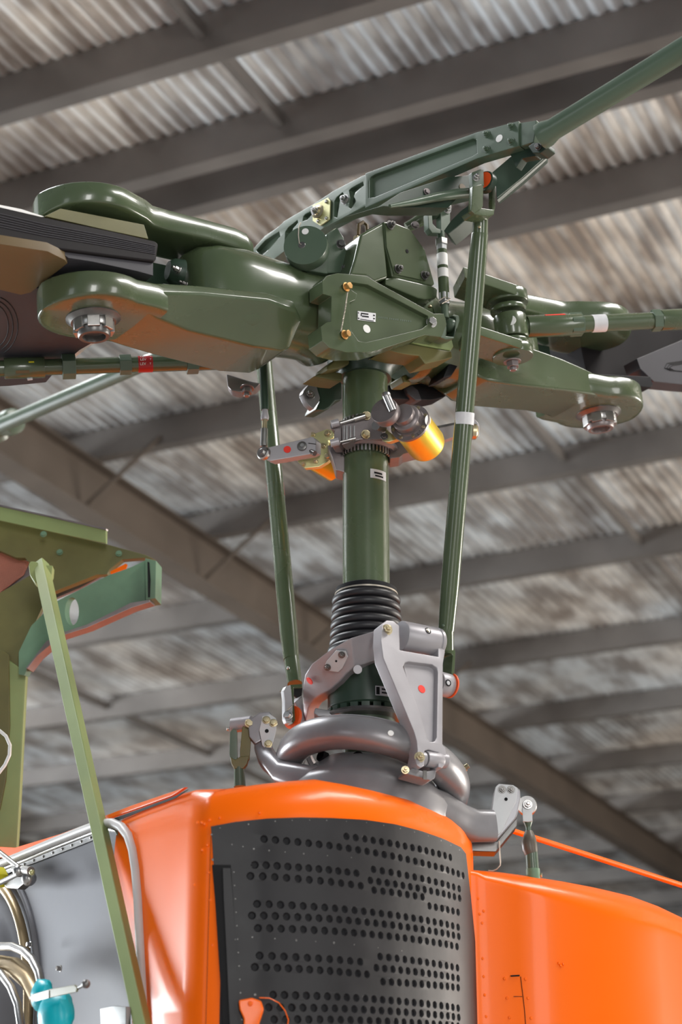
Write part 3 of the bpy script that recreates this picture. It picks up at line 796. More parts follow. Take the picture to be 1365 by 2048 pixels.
mb = MB(); mb.prism([P(x, y, M.y - 0.02) for x, y in [(655, 890), (690, 885), (690, 945), (672, 940), (665, 915)]], Vector((0.0, 0.05, 0))); fin('lower_arm', mb, 'bronze', clamp, bevel=0.003)

# right damper
dm = thing('damper', P(840, 850, 3.60), 'yellow canister damper with dark bolted front right of the mast', 'damper', 'mast dampers')
Dd = (B * -0.86 + N * 0.48 + Vector((0, 0, 0.16))).normalized()        # axis, towards viewer and left
fc = P(822, 848, 3.575)
mb = MB(); L = 0.090; r = 0.0435
mb.lathe(fc, -Dd, [(r * .5, 0), (r, 0.0), (r, 0.004), (r * 0.97, 0.005), (r * 0.97, L * .92), (r * 0.93, L), (r * 0.5, L)], 48); can = fin('canister', mb, 'yellow', dm)
mb = MB(); mb.lathe(fc, Dd, [(0.02, -0.001), (r * 1.02, -0.001), (r * 1.02, 0.005), (r * 0.80, 0.006), (r * 0.76, 0.009), (r * 0.76, 0.012), (0.02, 0.012)], 48); fin('front_flange', mb, 'bronze', dm)
mb = MB(); mb.lathe(fc + Dd * 0.010, Dd, [(0.02, 0), (0.0315, 0), (0.0315, 0.016), (0.029, 0.019), (0.024, 0.021), (0.0235, 0.034), (0.02, 0.0355), (0.0, 0.0355)], 40); fin('reservoir', mb, 'bronze', dm)
xx, yy, _ = frame(Dd)
cpz = P(779, 822, 3.50)
mb = MB(); mb.lathe(P(768, 820, 3.52), Dd, [(0.0, -0.022), (0.029, -0.022), (0.0305, -0.018), (0.0305, -0.002), (0.0295, 0.0), (0.0, 0.0)], 40); cap_ = fin('gauge_head', mb, 'bronze', dm)
mb = MB(); q = cpz + Vector((0.012, 0.01, 0.0))
mb.tube(cpz + Vector((.008, 0.01, 0.005)), P(773, 791, 3.505), 0.0085, 0.0085, 20); mb.lathe(P(773, 793, 3.505), (0, 0, 1), [(0.0095, 0), (0.0095, 0.006), (0.008, 0.008)], 20); fin('filler_neck', mb, 'steel', dm)
mb = MB(); mb.tube(P(766, 856, 3.60), P(752, 851, 3.56), 0.0095, 0.0095, 20); fin('side_plug', mb, 'steeldark', dm)
for k in range(8):
    a = 2 * math.pi * (k + 0.35) / 8
    hexbolt(fc + (xx * math.cos(a) + yy * math.sin(a)) * r * 0.88 + Dd * 0.0045, Dd, 0.0042, 0.005, 'cad', dm, washer=False)
# mounting lug
mb = MB(); mb.prism([P(x, y, 3.60) for x, y in Zm(6.2, 740, 770, [(200, 540), (240, 580), (340, 650), (400, 650), (240, 705), (180, 700), (150, 680), (190, 600)])], Vector((0.006, 0.012, 0))); fin('mounting_lug', mb, 'zinc', dm, bevel=0.001)
hexbolt(P(769, 873, 3.598), (0, -1, 0), 0.006, 0.006, 'steeldark', dm)
# white dot + lettering on the canister (wrapped patch)
def on_can(px, py, extra=0.0):
    d = ray(px, py); o = CAM - fc; A = -Dd
    oo = o - A * o.dot(A); d_ = d - A * d.dot(A)
    a = d_.dot(d_); b = 2 * oo.dot(d_); c = oo.dot(oo) - (r * 0.97 + extra) ** 2
    disc_ = max(0, b * b - 4 * a * c); t = (-b - math.sqrt(disc_)) / (2 * a)
    return CAM + d * t
def wrap_patch(name, pts, mat, parent, fn, th=0.0004):
    mb = MB(); cx = sum(p[0] for p in pts) / len(pts); cy = sum(p[1] for p in pts) / len(pts)
    c = mb.v(fn(cx, cy, th)); vs = [mb.v(fn(x, y, th)) for x, y in pts]; mid = [mb.v(fn((x + cx) / 2, (y + cy) / 2, th)) for x, y in pts]
    n = len(vs)
    for i in range(n):
        j = (i + 1) % n
        mb.f([c, mid[i], mid[j]]); mb.f([mid[i], vs[i], vs[j], mid[j]])
    return fin(name, mb, mat, parent)
wrap_patch('white_dot', [(856.5 + 6 * math.cos(a * math.pi / 10), 840.5 + 10.5 * math.sin(a * math.pi / 10)) for a in range(20)], 'white', can, on_can)
for i, (x0, y0, n_) in enumerate(((842, 857, 5), (838, 861, 5), (834, 867, 4))):
    for k in range(n_):
        cx_, cy_ = x0 + k * 1.6 - k * 0.9 * 0, y0 + k * 2.6 - i * 0.0
        wrap_patch('stencil_mark', [(cx_, cy_), (cx_ + 2.2, cy_ - 0.8), (cx_ + 2.8, cy_ + .2), (cx_ + .6, cy_ + 1.0)], 'ink', can, on_can)
# arm behind it
dmr = P(875, 868, 3.72)
mb = MB(); mb.prism([P(x, y, 3.70) for x, y in [(872, 852), (905, 846), (950, 838), (957, 845), (957, 868), (950, 875), (905, 875), (860, 891), (850, 880)]], Vector((0.004, 0.014, 0))); am = fin('damper_arm', mb, 'grey', dm, bevel=0.002)
mb = MB(); mb.prism([P(x, y, 3.699) for x, y in [(874, 852), (905, 846), (948, 838), (948, 842), (905, 850), (876, 856)]], Vector((0.0, 0.002, 0))); fin('arm_groove', mb, 'steeldark', am)
mb = MB(); mb.lathe(P(945, 863, 3.70), (1, 0.1, 0), [(0.005, 0), (0.017, 0), (0.017, 0.008), (0.012, 0.0125), (0.0, 0.0135)], 28); fin('rod_end', mb, 'cad', dm)

# left damper
dl = thing('damper', P(640, 930, 3.77), 'orange canister damper under a yellow zinc plate left of the mast', 'damper', 'mast dampers')
YD = 3.765
Dl = Vector((-0.80, -0.55, 0.28)).normalized()
mb = MB(); fl = P(655, 920, YD + 0.04)
mb.lathe(fl + Dl * 0.032, -Dl, [(0.01, 0), (0.0375, 0), (0.0385, 0.01), (0.0385, 0.06), (0.030, 0.066), (0.01, 0.066)], 40); fin('canister', mb, 'yellow', dl)
mb = MB(); q = za_([(205, 550), (440, 460), (500, 480), (535, 520), (530, 570), (455, 620), (445, 700), (475, 770), (505, 800), (495, 870), (440, 915), (330, 980), (130, 1000), (40, 910), (30, 870), (200, 850), (290, 790), (290, 640)])
mb.prism([P(x, y, YD - 0.012) for x, y in q], Vector((0.004, 0.012, 0))); zpl = fin('zinc_plate', mb, 'zinc', dl, bevel=0.0016)
for x, y, rr_ in ((447, 530, .0062), (392, 700, .005), (450, 845, .0062), (120, 950, .0042), (290, 912, .004), (255, 545, .004)):
    hexbolt(P(*za_([(x, y)])[0], YD - 0.012), (-0.3, -1, 0), rr_, 0.008, 'cad', zpl)
# lever
mb = MB(); la = za_([(255, 562), (300, 620), (300, 760), (200, 815)])
lv = [P(x, y, YD - 0.045) for x, y in [(534, 895), (626, 873), (632, 880), (632, 903), (622, 908), (540, 922), (530, 918), (525, 905)]]
mb.prism(lv, Vector((0.012, 0.020, 0))); lvr = fin('damper_lever', mb, 'grey', dl, bevel=0.0018)
disc(P(575, 899, YD - 0.0455), (-0.0, -1, 0), 0.0082, 'red', lvr, 'red_dot')
mb = MB(); c = P(605, 893, YD - 0.046)
mb.lathe(c, (-0.15, -1, 0), [(0.0, 0.001), (0.0105, 0.001), (0.0105, 0.005), (0.0075, 0.006), (0.0, 0.006)], 18); fin('splined_nut', mb, 'steeldark', lvr)
disc(c + Vector((0, -0.006, 0)), (-.1, -1, 0), 0.0045, 'steel', lvr, 'shaft_end', 0.002)
mb = MB(); mb.prism([P(x, y, YD - 0.046) for x, y in za_([(185, 655), (290, 668), (290, 675), (185, 662)])], Vector((0, -0.0006, 0))); fin('clamp_slot', mb, 'ink', lvr)
mb = MB(); mb.tube(P(622, 903, YD - 0.04), P(630, 907, YD - 0.05), 0.006, seg=12); fin('pinch_bolt', mb, 'steel', lvr)
mb = MB(); c = P(526, 905, YD - 0.05)
mb.lathe(c, (-0.5, -0.85, 0), [(0.004, -0.008), (0.0155, -0.008), (0.0155, 0.0), (0.0130, 0.003), (0.0, 0.003)], 28); er = fin('rod_end', mb, 'steel', lvr)
hexbolt(c + Vector((-0.5, -0.85, 0)) * 0.003, (-0.5, -0.85, 0), 0.0066, 0.005, 'steel', er)
# damper link rod
dk = thing('damper_link', P(528, 900, 3.72), 'thin dark damper link rod with bright end hanging in front of the left pushrod', 'link rod')
YK = 3.72
mb = MB(); mb.tube(P(528, 893, YK), P(529, 858, YK), 0.0082, 0.0078); fin('link_end', mb, 'steel', dk)
mb = MB(); mb.tube(P(529, 859, YK), P(530, 838, YK), 0.0058, 0.0052); fin('link_thread', mb, 'cad', dk)
mb = MB(); mb.lathe(P(530, 840, YK), (0, 0, 1), [(0.008, 0), (0.0095, 0.006), (0.0065, 0.022), (0.0065, 0.05)], 20); fin('tapered_sleeve', mb, 'grey', dk)
mb = MB(); mb.tube(P(530, 820, YK), P(526, 690, YK), 0.0088); fin('link_tube', mb, 'greendark', dk)

# ------------------------------------------------------------------ blade grips, hub
def grip(sg, label, name='blade_grip'):
    # sg=+1 left blade (towards -B), sg=-1 right blade
    def Gp(s, o, t): return BF(-sg * s, sg * o, t)
    r0 = Gp(0.7, 0, -0.13)
    g = thing(name, r0, label, 'blade grip', 'blade grips')
    sx = (B3 * -sg); ox = N * sg
    R0 = 0.112; S0 = 0.70
    def arm(t0, t1, tag_):
        st = []
        for k in range(13):
            th = math.pi / 2 * (k / 12) * 1.30
            s = S0 + R0 * math.cos(th); wd = max(0.004, R0 * math.sin(th))
            st.append((s, wd, t0, t1))
        s_end = st[-1][0]
        sgn = 1 if t0 > 0 else -1
        if t0 > 0: st += [(0.605, 0.082, t0, t1), (0.580, 0.066, t0, t1), (0.54, 0.062, t0, t1), (0.45, 0.064, t0, t1 * .97), (0.38, 0.068, t0 * .9, t1 * .93), (0.350, 0.066, t0 * .85, t1 * 0.88), (0.330, 0.058, t0 * .8, t1 * 0.76)]
        else: st += [(0.600, 0.098, t0, t1), (0.575, 0.09, t0, t1)]
        mb = MB(); secs = []
        for s, w_, a, b_ in st:
            c = Gp(s, 0, (a + b_) / 2)
            secs.append(roundrect(c, ox, T3, w_, abs(b_ - a) / 2, 24, 9))
        mb.loft(secs); return fin(tag_, mb, 'green', g, ang=50)
    arm(0.078, 0.130, 'upper_fork'); arm(-0.126, -0.068, 'lower_fork')
    mb = MB(); secs = []
    for s, pts in ((0.625, [(.092, -.072), (.097, -.10), (.080, -.1245), (-.09, -.1245), (-.09, -.07)]), (0.58, [(.088, -.062), (.094, -.088), (.055, -.128), (-.095, -.128), (-.095, -.062)]),
                   (0.50, [(.090, -.052), (.097, -.075), (.040, -.134), (-.10, -.134), (-.1, -.05)]), (0.34, [(.102, -.042), (.112, -.066), (.045, -.145), (-.10, -.145), (-.1, -.03)]),
                   (0.27, [(.100, -.045), (.108, -.075), (.045, -.142), (-.09, -.142), (-.09, -.04)]), (0.245, [(.085, -.05), (.092, -.09), (.04, -.130), (-.08, -.130), (-.08, -.04)])):
        secs.append([Gp(s, o_, t_) for o_, t_ in pts])
    mb.loft(secs); fin('lower_neck', mb, 'green', g, bevel=0.006, seg=3, ang=50)
    mb = MB(); mb.box(Gp(0.54, -0.085 * sg, 0), 0.10, 0.008, 0.075, (sx, ox, T3)); fin('fork_shade_web', mb, 'greendark', g)  # set-back dark sheet stands in for the shaded fork interior
    mb = MB(); secs = []
    for s, w_, h_, e in ((0.475, 0.045, 0.085, 2.4), (0.455, 0.075, 0.098, 2.6), (0.42, 0.092, 0.103, 3.0), (0.36, 0.100, 0.103, 3.2), (0.29, 0.104, 0.100, 2.6), (0.24, 0.105, 0.098, 2.3), (0.19, 0.105, 0.097, 2.1), (0.155, 0.106, 0.098, 2.0), (0.138, 0.112, 0.108, 2.0), (0.12, 0.106, 0.102, 2.0)):
        secs.append(roundrect(Gp(s, 0, -0.022), ox, T3, w_, h_, 40, e))
    mb.loft(secs); fin('barrel', mb, 'green', g, ang=50)
    # blade bolt
    bn = thing  # noqa
    mb = MB(); c = Gp(S0, 0, -0.126)
    mb.lathe(c, -T3, [(0.02, 0), (0.056, 0), (0.056, 0.002), (0.050, 0.006), (0.046, 0.010), (0.02, 0.010)], 40); wsh = fin('bolt_washer', mb, 'steeldark', g)
    mb = MB()
    mb.lathe(c - T3 * 0.009, -T3, [(0.02, 0), (0.040, 0), (0.0405, 0.002), (0.0405, 0.016), (0.039, 0.018), (0.02, 0.018)], 40); nt = fin('lock_nut', mb, 'steel', wsh)
    mb = MB()
    for k in range(7):
        a = 2 * math.pi * (k + 0.2) / 7; d = sx * math.cos(a) + ox * math.sin(a); t = T3.cross(d)
        q = c - T3 * 0.020 + d * 0.036
        mb.box(q, 0.0125, 0.0045, 0.013, (t, d, T3))
    fin('nut_castellation', mb, 'steel', wsh, bevel=0.001)
    mb = MB(); mb.lathe(c - T3 * 0.01, -T3, [(0.0335, 0), (0.0335, 0.028), (0.031, 0.032), (0.024, 0.032), (0.022, 0.020), (0.0, 0.020)], 36); fin('hollow_bolt', mb, 'steeldark' if sg > 0 else 'bronze', wsh)
    mb = MB(); c = Gp(S0, 0, 0.126); mb.lathe(c, T3, [(0.02, 0), (0.05, 0), (0.05, 0.006), (0.04, 0.01), (0.04, 0.02), (0.0, 0.02)], 36); fin('bolt_head', mb, 'steeldark', g)
    return g, Gp
gl, GL = grip(1, 'glossy olive green forked blade grip on the left, nearest the viewer')
gr, GR = grip(-1, 'olive green forked blade grip on the right, behind the pushrod')
# left grip hollow: safety fitting between the forks
mb = MB(); mb.lathe(PN(355, 545, 0.02), (-1, -0.5, 0), [(0.0, -0.01), (0.03, -0.01), (0.028, 0.01), (0.020, 0.022), (0.0, 0.022)], 28); fin('end_plug', mb, 'greendark', gl)
hexbolt(PN(358, 541, 0.055), (-0.7, -0.7, 0.1), 0.006, 0.012, 'steel', gl, nut=True)
hexbolt(PN(372, 570, 0.055), (-0.7, -0.7, 0.1), 0.005, 0.012, 'steeldark', gl, nut=True)
# spacer block inside upper fork
mb = MB(); mb.prism([PN(x, y, 0.088) for x, y in Zm(2.844, 0, 340, [(255, 262), (345, 218), (820, 310), (845, 392), (600, 340)])], N * -0.17); fin('spacer_plate', mb, 'olive', gl, bevel=0.001)

# pitch horn with nameplate
OH = 0.165
ph = thing('pitch_horn', PN(690, 700, OH), 'triangular olive pitch horn casting with two gold bolts and nameplate', 'pitch horn')
def zh_(l): return Zm(4.266, 640, 400, l)
def PH(l, o=OH): return [PN(x, y, o) for x, y in zh_(l)]
outer = [(20, 690), (60, 645), (150, 622), (400, 645), (470, 690), (975, 968), (1060, 968), (1085, 1060), (1040, 1170), (900, 1150), (560, 1262), (440, 1296), (230, 1300), (85, 1262), (20, 1200), (8, 1080), (60, 1042), (95, 1035), (100, 820), (25, 800)]
hole = [(262, 700), (410, 722), (925, 990), (925, 1055), (870, 1100), (390, 1215), (330, 1200), (265, 1110), (258, 870), (305, 850), (320, 800), (275, 770)]
mb = MB(); mb.prism(PH(outer), N * -0.05, [PH(hole)]); fin('horn_frame', mb, 'green', ph, bevel=0.005, seg=3)
mb = MB(); mb.prism(PH([(240, 690), (420, 700), (960, 1000), (950, 1080), (400, 1240), (300, 1230), (240, 1120)], OH - 0.012), N * -0.03); web = fin('horn_web', mb, 'green', ph)
mb = MB(); mb.prism(PH([(322, 948), (476, 968), (474, 1042), (322, 1024)], OH - 0.0115), N * 0.001); lb = fin('nameplate', mb, 'label', web)
for q in ([(352, 962), (415, 970), (415, 980), (352, 972)], [(360, 985), (418, 992), (418, 1003), (360, 996)], [(345, 1014), (460, 1030), (460, 1035), (345, 1019)], [(456, 978), (470, 980), (470, 992), (456, 990)], [(456, 1006), (470, 1008), (470, 1018), (456, 1016)], [(327, 958), (334, 959), (334, 968), (327, 967)], [(327, 1004), (337, 1005), (337, 1015), (327, 1014)], [(350, 972), (358, 973), (358, 990), (350, 989)]):
    mb = MB(); mb.prism(PH(q, OH - 0.0104), N * 0.0004); fin('printed_strip', mb, 'ink', lb)
disc(PH([(400, 1100)], OH - 0.0118)[0], N, 0.0095, 'white', web, 'white_dot')
for k in range(16):
    x = 500 + k * 17 + (8 if k > 4 else 0) + (8 if k > 9 else 0); y = 992 + (x - 500) * 0.13
    mb = MB(); mb.prism(PH([(x, y), (x + 8, y + 1), (x + 8, y + 16), (x, y + 15)], OH - 0.0119), N * 0.0004); fin('stamped_mark', mb, 'green2', web)
for x, y in ((222, 745), (208, 1152)):
    hexbolt(PH([(x, y)], OH + 0.001)[0], N * 0.98 + B * 0.2, 0.0078, 0.014, 'gold', ph)
mb = MB(); a, b_ = PH([(236, 790)], OH + 0.008)[0], PH([(180, 1120)], OH + 0.006)[0]
pts1 = []; pts2 = []
for i in range(41):
    t = i / 40; c = a.lerp(b_, t) + N * 0.002 * math.sin(t * math.pi)
    pts1.append(c + B * 0.0009 * math.cos(t * 60) + N * 0.0009 * math.sin(t * 60)); pts2.append(c - B * 0.0009 * math.cos(t * 60) - N * 0.0009 * math.sin(t * 60))
mb.path(pts1, 0.0009, 6); mb.path(pts2, 0.0009, 6); fin('lock_wire', mb, 'wire', ph)
# eye fork at the end of the horn
mb = MB(); mb.prism(PH([(1020, 975), (1075, 965), (1085, 1100), (1078, 1160), (1140, 1165), (1165, 1100), (1160, 1000), (1130, 985), (1150, 975), (1190, 985), (1195, 1030), (1150, 1180), (1080, 1190), (1020, 1170)], OH - 0.003), N * -0.03); fin('eye_fork', mb, 'green2', ph, bevel=0.002)
p = PH([(1112, 1070)], OH - 0.02)[0]
mb = MB(); mb.ball(p, 0.017, 20); fin('ball_bearing', mb, 'green2', ph)
hexbolt(PH([(952, 1045)], OH - 0.002)[0], N - B * .3, 0.0095, 0.011, 'steel', ph)
bdot(ph, PH([(940, 915)], OH - 0.01)[0], Vector((0, 0, 1)), 0.005, 'cad')

# adjustable control link with white bands
ck = thing('control_link', PN(897, 610, 0.16), 'short adjustable link rod with two white bands above the pitch horn', 'link rod')
def PKl(x, y): return PN(*zh_([(x, y)])[0], 0.158)
def seg_(name, y0, y1, r, mat, r2=None, parent=None, hexa=False, lab=None):
    fx = lambda y: 1035 + (y - 300) * (1068 - 1035) / 640.0
    a, b_ = PKl(fx(y0), y0), PKl(fx(y1), y1)
    mb = MB()
    mb.lathe(a, b_ - a, [(r, 0), (r2 or r, (b_ - a).length)], 6 if hexa else 24)
    return fin(name, mb, mat, parent or ck, bevel=0.0008 if hexa else 0, label=lab)
seg_('link_neck', 275, 345, 0.0085, 'green2')
seg_('adjuster_nut', 340, 388, 0.0150, 'steel', hexa=True)
seg_('hex_section', 386, 432, 0.0125, 'plate', hexa=True)
t_ = seg_('link_tube', 430, 860, 0.0120, 'green')
seg_('white_band', 466, 568, 0.0124, 'white', parent=t_); seg_('white_band', 594, 668, 0.0124, 'white', parent=t_)
seg_('hex_section', 800, 860, 0.0135, 'plate', hexa=True)
seg_('adjuster_nut', 858, 896, 0.0125, 'steel', hexa=True)
seg_('link_neck', 896, 1010, 0.0085, 'green2')
mb = MB(); mb.path([PKl(985, 880) + N * 0.012, PKl(1030, 850) + N * 0.016, PKl(1085, 865) + N * 0.014, PKl(1010, 905) + N * 0.014], 0.0012, 6); fin('lock_wire', mb, 'wire', ck)
# clevis at top
OCk = 0.165
for q in ([(1030, 80), (1060, 75), (1115, 110), (1115, 215), (1090, 260), (1035, 285), (1035, 200)], [(925, 110), (960, 130), (965, 200), (1000, 240), (1035, 250), (1035, 285), (960, 280), (930, 240)]):
    mb = MB(); mb.prism(PH(q, OCk), N * -0.018); fin('clevis', mb, 'green2', ck, bevel=0.0015)
hexbolt(PH([(1085, 85)], OCk)[0], N - B * .3, 0.0075, 0.012, 'steel', ck, nut=True)
# mixing lever eye behind the clevis and its arm
mx_ = thing('mixing_lever', PH([(980, 120)], 0.14)[0], 'dark green jointed lever leading from the hub to the short link', 'lever')
mb = MB(); a, b_ = PH([(940, 85)], 0.15)[0], PH([(1020, 140)], 0.13)[0]
mb.tube(PH([(955, 110)], 0.15)[0] , PH([(1010, 90)], 0.15)[0], 0.017, seg=28); fin('eye_barrel', mb, 'green2', mx_, bevel=0.002)
mb = MB(); mb.path([PH([(950, 130)], 0.13)[0], PH([(860, 170)], 0.12)[0], PH([(800, 205)], 0.11)[0], PH([(740, 235)], 0.10)[0]], [0.013, 0.015, 0.013, 0.012], 16); fin('lever_arm', mb, 'green', mx_)
hexbolt(PH([(815, 215)], 0.125)[0], N - B * .3, 0.0075, 0.006, 'bronze', mx_)

# upper trunnion housing
OHs = 0.148
hs = thing('trunnion_housing', PN(790, 575, OHs), 'angular olive green housing with bolted side cover on top of the hub', 'housing')
mb = MB(); mb.prism(PH([(255, 640), (300, 500), (350, 290), (548, 182), (560, 400), (585, 660), (470, 700), (400, 650)], OHs), N * -0.14)
fin('housing_body', mb, 'green', hs, bevel=0.006, seg=3)
cvn = (N * 0.98 + B * 0.15 + Vector((0, 0, -0.06))).normalized()
o0 = PH([(560, 200)], OHs + 0.004)[0]
def cv(l, e=0): return [PP(x, y, o0 + cvn * e, cvn) for x, y in zh_(l)]
mb = MB(); mb.prism(cv([(548, 182), (640, 190), (760, 240), (900, 420), (985, 720), (960, 735), (620, 655), (560, 400)]), -cvn * 0.06); fin('housing_side', mb, 'green', hs, bevel=0.004)
mb = MB(); mb.prism(cv([(562, 215), (640, 205), (770, 250), (880, 400), (890, 440), (905, 690), (640, 632), (572, 400)], 0.003), -cvn * 0.004); cov = fin('side_cover', mb, 'green', hs, bevel=0.001)
for x, y in ((600, 215), (665, 590), (890, 645)): hexbolt(cv([(x, y)], 0.004)[0], cvn, 0.008, 0.010, 'steeldark', cov, nut=True)
disc(cv([(745, 437)], 0.0032)[0], cvn, 0.0045, 'ink', cov, 'cover_hole')
mb = MB(); mb.prism(PH([(560, 665), (640, 655), (985, 738), (1008, 760), (1003, 835), (900, 850), (840, 838), (700, 780), (560, 720)], OHs - 0.012), N * -0.12); fin('housing_foot', mb, 'green', hs, bevel=0.004)
# lug posts behind (left of housing)
mb = MB(); mb.prism(PH([(60, 400), (60, 290), (150, 230), (210, 315), (215, 380), (262, 540), (262, 600), (215, 620), (60, 625)], 0.10), N * -0.06); lugp = fin('mounting_lug', mb, 'green2', hs, bevel=0.004)
for x, y in ((178, 380), (218, 592)): hexbolt(PH([(x, y)], 0.101)[0], N - B * .3, 0.0085, 0.010, 'steeldark', hs)
mb = MB(); mb.path([PH([(330, 300)], .06)[0], PH([(335, 210)], .06)[0], PH([(370, 190)], .06)[0], PH([(402, 215)], .06)[0], PH([(405, 280)], .06)[0]], 0.0045, 10); fin('lifting_eye', mb, 'tan', hs)
mb = MB(); mb.tube(PH([(300, 470)], .07)[0], PH([(320, 320)], .07)[0], 0.008); mb.lathe(PH([(322, 345)], .07)[0], (0, 0, 1), [(0.011, 0), (0.011, 0.006)], 6); fin('stud', mb, 'cad', hs)
# round cap
cp_c = PN(611, 490, 0.12)
cn = (N * 0.72 - B * 0.69 + Vector((0, 0, 0.0))).normalized()
cap = thing('bearing_cap', cp_c, 'round flat green bearing cap with white dot left of the housing', 'bearing cap')
mb = MB(); x_, y_, z_ = frame(cn)
mb.lathe(cp_c - cn * 0.030, cn, [(0.01, 0), (0.046, 0), (0.0485, 0.003), (0.0485, 0.027), (0.0475, 0.030), (0.0, 0.030)], 48); cpm = fin('cap_disc', mb, 'green2', cap)
disc(PP(611, 463, cp_c + cn * 0.0002, cn), cn, 0.0075, 'white', cpm, 'white_dot')
mb = MB(); mb.path([PP(x, y, cp_c + cn * 0.001, cn) for x, y in ((602, 445), (598, 455), (597, 470), (599, 487), (603, 489))], 0.0013, 8); fin('lock_wire', mb, 'wire', cap)
mb = MB(); mb.lathe(PP(604, 490, cp_c, cn), cn, [(0.002, 0), (0.008, 0.0), (0.007, 0.001), (0.0, 0.001)], 20); fin('centre_screw', mb, 'steeldark', cap)
mb = MB(); mb.prism([PN(x, y, 0.10) for x, y in ((640, 460), (652, 470), (657, 490), (657, 548), (620, 542), (612, 530))], N * -0.05); fin('cap_bracket', mb, 'green2', cap, bevel=0.003)

# yoke / hub centre
hub = thing('rotor_hub', HUB, 'olive green central hub yoke on top of the mast between the grips', 'rotor hub')
mb = MB(); secs = []
for s, w_, h_ in ((-0.16, 0.08, 0.075), (-0.12, 0.10, 0.085), (-0.05, 0.105, 0.08), (0.05, 0.105, 0.08), (0.12, 0.10, 0.085), (0.16, 0.08, 0.075)):
    secs.append(roundrect(BF(s, 0, 0), N, T3, w_, h_, 32, 4))
mb.loft(secs); fin('yoke_body', mb, 'green', hub, ang=50)
mb = MB(); mb.box(BF(0.02, 0, 0.09), 0.09, 0.10, 0.045, (B3, N, T3)); fin('yoke_cap', mb, 'green', hub, bevel=0.008)
mb = MB(); mb.prism(PH([(560, 1270), (900, 1150), (1130, 1190), (1145, 1250), (1120, 1285), (870, 1240), (780, 1215)], 0.12), N * -0.10); fin('yoke_lip', mb, 'primer', hub, bevel=0.003)
mb = MB(); mb.prism(PH([(555, 1275), (760, 1225), (1125, 1290), (1135, 1345), (900, 1400), (850, 1330), (690, 1310)], 0.12), N * -0.06); fin('yoke_underside', mb, 'olive', hub, bevel=0.003)  # olive paints in the brown reflection under the yoke
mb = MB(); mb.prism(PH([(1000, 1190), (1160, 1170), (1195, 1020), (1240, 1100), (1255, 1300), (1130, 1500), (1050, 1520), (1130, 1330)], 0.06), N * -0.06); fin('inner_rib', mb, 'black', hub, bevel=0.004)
mb = MB(); mb.lathe(M + Vector((0, 0, 3.40)), (0, 0, 1), [(0.0512, 0.02), (0.058, 0.02), (0.062, 0.04), (0.085, 0.06), (0.085, 0.09)], 40); fin('shaded_collar', mb, 'greendark', hub)  # dark green paints the shade on the mast below the hub
# underside lobes beside the mast; the olive ones paint in brown reflected light
def zu(l): return Zm(5.25, 440, 690, l)
def und(name, l, o, mat, dd=-0.05, parent=None, conv=zu, bev=0.004):
    mb = MB(); mb.prism([PN(x, y, o) for x, y in conv(l)], N * dd); return fin(name, mb, mat, parent or hub, bevel=bev)
und('hub_bracket', [(1130, 220), (1230, 140), (1365, 90), (1365, 200), (1250, 250), (1135, 265)], 0.03, 'olive')
und('hub_bracket', [(985, 330), (1110, 265), (1290, 290), (1290, 380), (1180, 370)], 0.0, 'olive')
zv = lambda l: Zm(3.79, 600, 690, l)
und('hub_bracket', [(775, 235), (860, 200), (1010, 150), (1060, 185), (1045, 230), (930, 250), (860, 285), (790, 285)], -0.02, 'olive', conv=zv)
hexbolt(PN(870, 738, -0.018), N * 1 + Vector((0, 0, -.6)), 0.007, 0.006, 'bronze', hub)
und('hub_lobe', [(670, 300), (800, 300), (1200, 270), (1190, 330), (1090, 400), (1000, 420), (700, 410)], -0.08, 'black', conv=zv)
und('hub_lobe', [(680, 60), (770, 50), (930, 90), (1150, 130), (1180, 200), (1140, 300), (700, 300)], -0.10, 'olive', conv=zv)
und('cable_loop', [(800, 320), (850, 300), (900, 340), (930, 420), (880, 420), (820, 370)], -0.07, 'bladeskin', conv=zv)
# small arm with washer left of the mast (end of the rear mixing arm)
ra = thing('rear_horn', PN(640, 790, -0.12), 'dark rear horn with pale faceted end left of the mast under the hub', 'pitch horn')
mb = MB(); mb.prism([PN(x, y, -0.10) for x, y in zu([(1010, 390), (1060, 370), (1290, 370), (1290, 580), (1220, 590), (1160, 660), (1100, 690), (1000, 685), (1050, 580)])], N * -0.05); fin('horn_body', mb, 'greendark', ra, bevel=0.006)
mb = MB(); mb.prism([PN(x, y, -0.085) for x, y in zu([(975, 390), (1010, 410), (1055, 555), (1040, 600), (985, 675), (920, 620), (890, 560), (870, 520), (880, 480), (930, 420)])], N * -0.016); fin('horn_end', mb, 'ring', ra, bevel=0.002)
hexbolt(PN(*zu([(945, 530)])[0], -0.083), N - B * .6, 0.0085, 0.012, 'steeldark', ra, nut=True)
mb = MB(); mb.path([PN(*q, -0.09) for q in zu([(1010, 365), (1070, 362), (1135, 385), (1170, 372)])], 0.003, 8); fin('cotter_pin', mb, 'steel', ra)

# ------------------------------------------------------------------ drag braces
def brace(pts, label, sleeves, hexes, rpx, loc=None):
    b = thing('drag_brace', pts[0], label, 'drag brace', 'drag braces'); 
    a, c = pts; d = (c - a); L = d.length; r = RR(a, rpx)
    mb = MB(); mb.lathe(a, d, [(r, 0), (r, L)], 28); fin('brace_tube', mb, 'green', b)
    for t0, t1, k in sleeves:
        mb = MB(); mb.lathe(a + d * t0, d, [(r * k * .97, 0), (r * k, 0.002), (r * k, L * (t1 - t0) - 0.002), (r * k * .97, L * (t1 - t0))], 28); fin('brace_sleeve', mb, 'green', b)
    for t0, t1, k in hexes:
        mb = MB(); mb.lathe(a + d * t0, d, [(r * k, 0), (r * k, L * (t1 - t0))], 6); fin('hex_nut', mb, 'green2', b, bevel=0.0012)
    return b, a, d, r
Rb0, Rb1 = P(1025, 655, 3.74), P(1420, 636, 3.84)
